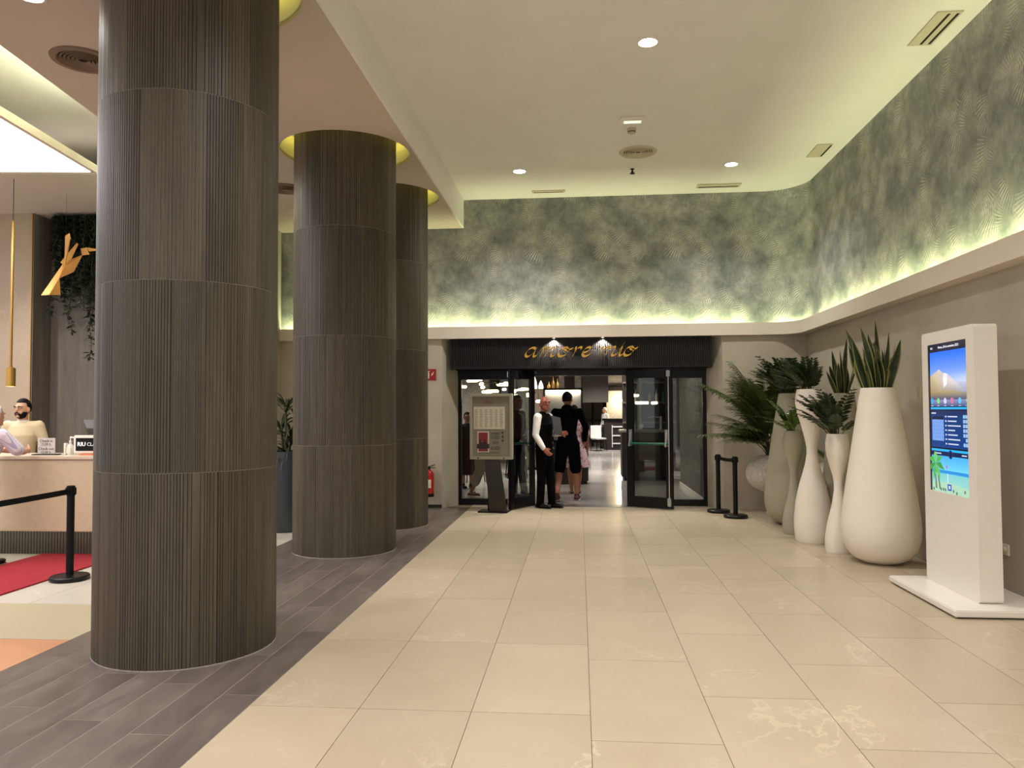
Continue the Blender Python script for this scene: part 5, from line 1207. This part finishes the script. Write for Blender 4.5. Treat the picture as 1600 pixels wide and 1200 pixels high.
for p, cs in zip(me.polygons, SCOL):
    for li_, c in zip(p.loop_indices, cs): ca_.data[li_].color = c
link('screen', me, kk)
SW = SC('screen_text', 226, 232, 246, .45)
ROT = (PI / 2, 0, -PI / 2)
text('lettering', 'Martes, 28 de noviembre 2023', .028, SW, kk, UVp(.56, .972, 16), ROT, extrude=.0002)
text('lettering', 'RIU', .026, SW, kk, UVp(.12, .972, 16), ROT, extrude=.0002)

# ------------------------------------------------------------------ planters with plants
def prof_cone(k=1, hz=1): return [(r * k * .945, z * hz * .975) for r, z in [(.14, 0), (.20, .012), (.29, .06), (.352, .14), (.385, .25), (.393, .36), (.385, .48), (.352, .73), (.300, 1.05), (.245, 1.38), (.196, 1.68), (.172, 1.80), (.160, 1.80), (.158, 1.74), (.0, 1.74)]]
def prof_hour(k=1, hz=1): return [(r * k, z * hz) for r, z in [(.136, 0), (.143, .02), (.146, .10), (.142, .18), (.122, .30), (.092, .42), (.064, .54), (.047, .66), (.046, .74), (.056, .82), (.084, .92), (.112, 1.03), (.125, 1.12), (.124, 1.19), (.108, 1.275), (.098, 1.275), (.098, 1.22), (0, 1.22)]]
def prof_big(k=1): return [(r * k, z) for r, z in [(.192, 0), (.203, .02), (.213, .16), (.212, .28), (.19, .48), (.15, .66), (.108, .80), (.078, .91), (.061, 1.02), (.062, 1.10), (.08, 1.20), (.119, 1.36), (.158, 1.50), (.178, 1.61), (.176, 1.68), (.157, 1.775), (.146, 1.775), (.144, 1.71), (0, 1.71)]]
def prof_globe(): return [(.085, 0), (.09, .02), (.06, .05), (.04, .14), (.045, .26), (.12, .32), (.27, .39), (.345, .48), (.37, .58), (.35, .68), (.29, .77), (.20, .84), (.12, .865), (.11, .865), (.10, .83), (0, .83)]
def blade_mesh(seed, L, w, bend, twist):
    r = random.Random(seed); b = MB(); n = 8; vs = []; fs = []; mi = []
    for i in range(n + 1):
        t = i / n; ww = w * (.55 + .8 * t if t < .5 else .95 * (1 - ((t - .5) / .5) ** 2.2) + .0); z = L * t; y = bend * t * t; tw = twist * t
        if i == n: ww = .001
        for u, d in ((-1, 0), (-.78, .15), (0, .5), (.78, .15), (1, 0)):
            x_, d_2 = u * ww, d * ww * .7
            vs.append((x_ * math.cos(tw) - d_2 * math.sin(tw), x_ * math.sin(tw) + d_2 * math.cos(tw) + y, z))
    for i in range(n):
        for k in range(4):
            b_ = 5 * i + k; fs.append((b_, b_ + 1, b_ + 6, b_ + 5)); mi.append(1 if k in (0, 3) else 0)
    b.add(vs, fs); b.mi = mi
    o = b.build('leaf', [M['snake'], M['snakeedge']], smooth=True); me = o.data; D.objects.remove(o); return me
blades = [blade_mesh(i, .62 + .12 * (i % 3), .052, .06 + .05 * (i % 2), .5 * ((i % 3) - 1)) for i in range(6)]
def snake(parent, z, R_, n, s, seed):
    r = random.Random(seed)
    for k in range(n):
        a = 2 * PI * k / n + r.uniform(-.3, .3); rad = R_ * r.uniform(.2, .8) if k else 0
        o = link('leaf', blades[r.randrange(6)], parent, (rad * math.cos(a), rad * math.sin(a), z)); sc_ = s * r.uniform(.6, 1.0) if k else s * 1.18
        tl = .04 + .36 * rad / R_
        o.rotation_euler = (Matrix.Rotation(a, 4, 'Z') @ Matrix.Rotation(tl, 4, 'Y') @ Matrix.Rotation(r.random() * 6, 4, 'Z')).to_euler(); o.scale = (s, s, sc_)
def frond_mesh(seed, L, pairs, leaf, m, droop, wid=.34, name='frond', tip=True, start=.12):
    r = random.Random(seed); b = MB(); n = 12; pts = []
    for i in range(n + 1):
        t = i / n; pts.append(Vector((droop * t * t * .8, 0, L * t * (1 - .25 * droop * t))))
    b.tube(pts, [.007 * (1 - .7 * i / n) for i in range(n + 1)], 5, 1)
    for k in range(pairs):
        t = start + (1 - start) * k / pairs; f = t * n; i = min(int(f), n - 1); p = pts[i].lerp(pts[i + 1], f - i); tg = (pts[i + 1] - pts[i]).normalized()
        up = tg.cross(Vector((0, 1, 0))).normalized()
        ll = leaf * (.65 + .5 * math.sin(PI * min(t * 1.05, 1))) * r.uniform(.85, 1.1)
        for s_ in (-1, 1):
            d = (tg * .62 + Vector((0, s_, 0)) * .8 - up * .15 * r.uniform(.2, 1.2)).normalized(); sd = (d.cross(up)).normalized() * ll * wid * .5
            q0 = p; q1 = p + d * ll * .35; q2 = p + d * ll * .72 + Vector((0, 0, -.06 * ll * (1 if wid < .2 else .2))); q3 = p + d * ll + Vector((0, 0, (-.25 if wid < .2 else -.04) * ll))
            e = up * ll * wid * .16
            b.add([q0, q1 + sd + e, q1, q1 - sd + e, q2 + sd * .8 + e, q2, q2 - sd * .8 + e, q3], [(0, 1, 2), (0, 2, 3), (1, 4, 5, 2), (2, 5, 6, 3), (4, 7, 5), (5, 7, 6)])
    o = b.build(name, [M[m], M['stem']], smooth=True); me = o.data; D.objects.remove(o); return me
zz = [frond_mesh(i, .54 + .07 * (i % 3), 10, .105, 'green', .12 + .22 * (i % 3), .42, start=.28) for i in range(5)]
zl = [frond_mesh(20 + i, .42 + .06 * (i % 3), 9, .09, 'green2', .2 + .3 * (i % 2), .42, start=.25) for i in range(3)]
pf = [frond_mesh(40 + i, 1.36 + .12 * (i % 3), 44, .27, 'palm', .55 + .35 * (i % 2), .08, start=.32) for i in range(4)]
pg = [frond_mesh(50 + i, 1.0 + .1 * i, 38, .25, 'palm', 1.0 + .15 * i, .08, start=.3) for i in range(2)]
df = [blade for blade in [frond_mesh(60, .55, 1, .1, 'palm2', 1.0)]]
def fronds(parent, z, R_, n, meshes, s, seed, tilt=(.1, .8), name='frond', az=None):
    r = random.Random(seed)
    for k in range(n):
        a = 2 * PI * k / n + r.uniform(-.35, .35) if az is None else az[0] + (az[1] - az[0]) * r.random()
        if math.cos(a) > .25: a = PI - a
        if az is None and math.sin(a) > .8 and tilt[1] > .78 and False: a = -a
        rad = R_ * r.uniform(.05, .7); o = link(name, meshes[r.randrange(len(meshes))], parent, (rad * math.cos(a), rad * math.sin(a), z))
        tl = tilt[0] + (tilt[1] - tilt[0]) * (k % 3 + r.random()) / 3
        o.rotation_euler = (Matrix.Rotation(a, 4, 'Z') @ Matrix.Rotation(tl, 4, 'Y')).to_euler(); q = s * r.uniform(.8, 1.15); o.scale = (q, q, q)
def planter(name, lab, x, y, prof, m, soilz, soilr):
    t = thing(name, lab, 'potted plant', (x, y, 0), group='tall sculptural planters by the wall')
    b = MB(); b.lathe(prof, 56, cap1=False); b.build('pot', M[m], t, smooth=True)
    b = MB(); b.lathe([(soilr, soilz - .02), (soilr, soilz), (soilr * .5, soilz + .012), (0, soilz + .015)], 24, cap1=False); b.build('soil', M['soil'], t, smooth=True)
    return t
t = planter('potted_snake_plant', 'biggest white cone planter with snake plant next to the kiosk', 3.02, 8.08, prof_cone(), 'planter_white', 1.70, .148); snake(t, 1.69, .14, 34, .86, 3)
t = planter('potted_zz_plant', 'small white hourglass planter with dark feathery plant beside the biggest cone', 2.79, 8.63, prof_hour(), 'planter_white', 1.225, .097); fronds(t, 1.22, .085, 24, zz, .90, 5, (.0, .62))
t = planter('potted_zz_plant', 'tall white hourglass planter in the middle of the row', 2.71, 9.28, prof_big(), 'planter_white', 1.715, .143); fronds(t, 1.71, .13, 22, zz, .80, 8, (.0, .55))
t = planter('potted_zz_plant', 'small grey-green hourglass planter with light green plant', 2.65, 9.84, prof_hour(), 'planter_grey', 1.225, .097); fronds(t, 1.22, .08, 9, zl, .95, 9, (.0, .6)); fronds(t, 1.22, .08, 4, zz, .7, 19, (.0, .5))
t = planter('potted_zz_plant', 'big grey-green cone planter nearest the back wall', 2.86, 10.68, prof_cone(), 'planter_grey', 1.70, .148); fronds(t, 1.69, .15, 40, zz, 1.0, 11, (.0, .7))
t = planter('potted_snake_plant', 'slimmer grey-green cone planter half hidden behind the white hourglasses', 3.12, 9.42, prof_cone(.75, .985), 'planter_grey', 1.67, .11); snake(t, 1.66, .10, 16, .72, 12)
def veinmat():
    w = N('veined_white'); tc = w.n('TexCoord'); mp = w.n('Mapping', Scale=(7, 7, 2.2)); w.l(tc.outputs['Object'], mp.inputs['Vector'])
    nz = w.n('TexNoise', Scale=1.6, Detail=3.0, Distortion=1.5); w.l(mp.outputs[0], nz.inputs['Vector'])
    v = w.math('SUBTRACT', 1.0, w.math('DIVIDE', w.math('ABSOLUTE', w.math('SUBTRACT', nz.outputs['Fac'], .5)), .05), clamp=True)
    w.l(w.mix(v, srgb(206, 198, 184), srgb(240, 233, 220)), w.b.inputs['Base Color']); w.bump(v, .3); return w.m
M['veined'] = veinmat()
t = planter('potted_palm', 'veined pale globe planter with feathery palm near the back wall', 2.83, 11.70, prof_globe(), 'veined', .835, .1); fronds(t, .83, .08, 10, pg, .9, 25, (.1, .5), az=(math.radians(176), math.radians(250))); fronds(t, .83, .08, 26, pf, .95, 15, (.0, .26), az=(math.radians(172), math.radians(285)))
t = planter('potted_zz_plant', 'small pale globe planter mostly hidden behind the tall white hourglass', 3.2, 10.22, [(r * .62, z * 1.0) for r, z in prof_globe()], 'planter_white', .835, .06); fronds(t, .83, .04, 6, zl, .6, 17, (.1, .5))
t = thing('potted_dracaena', 'dark dracaena in a tall blue-grey pot between the two nearest columns', 'potted plant', (-3.82, 9.75, 0))
b = MB(); b.lathe([(.22, 0), (.235, .02), (.27, 1.03), (.25, 1.03), (.245, .95), (0, .95)], 32, cap1=False); b.build('pot', M['planter_blue'], t, smooth=True)
b = MB(); b.lathe([(.244, .94), (.244, .955), (0, .965)], 20, cap1=False); b.build('soil', M['soil'], t)
def strap(seed, L, w, dr):
    b = MB(); n = 8; vs = []; fs = []
    for i in range(n + 1):
        u = i / n; ww = w * (math.sin(PI * min(.15 + u * .85, 1)) + .02); x_ = L * .7 * u; z = L * (.75 * u - dr * u * u)
        vs += [(x_, -ww, z + ww * .4), (x_, 0, z), (x_, ww, z + ww * .4)]
    for i in range(n): fs += [(3 * i + k, 3 * i + k + 1, 3 * i + k + 4, 3 * i + k + 3) for k in range(2)]
    b.add(vs, fs); o = b.build('leaf', M['palm2'], smooth=True); me = o.data; D.objects.remove(o); return me
st = [strap(i, .5 + .08 * i, .022, .55 + .12 * i) for i in range(4)]
r = random.Random(4)
for k, (cx, cy, hz) in enumerate(((0, 0, 1.62), (-.08, .06, 1.35), (.09, -.05, 1.2), (.02, .09, 1.0))):
    b = MB(); b.tube([(cx * .5, cy * .5, .95), (cx, cy, hz)], [.02, .016], 8); b.build('stem', M['stem'], t, smooth=True)
    for q in range(20):
        o = link('leaf', st[r.randrange(4)], t, (cx, cy, hz - r.random() * .12), r.random() * 6.28); o.rotation_euler.y = r.uniform(-.5, .35); o.scale = (.95,) * 3
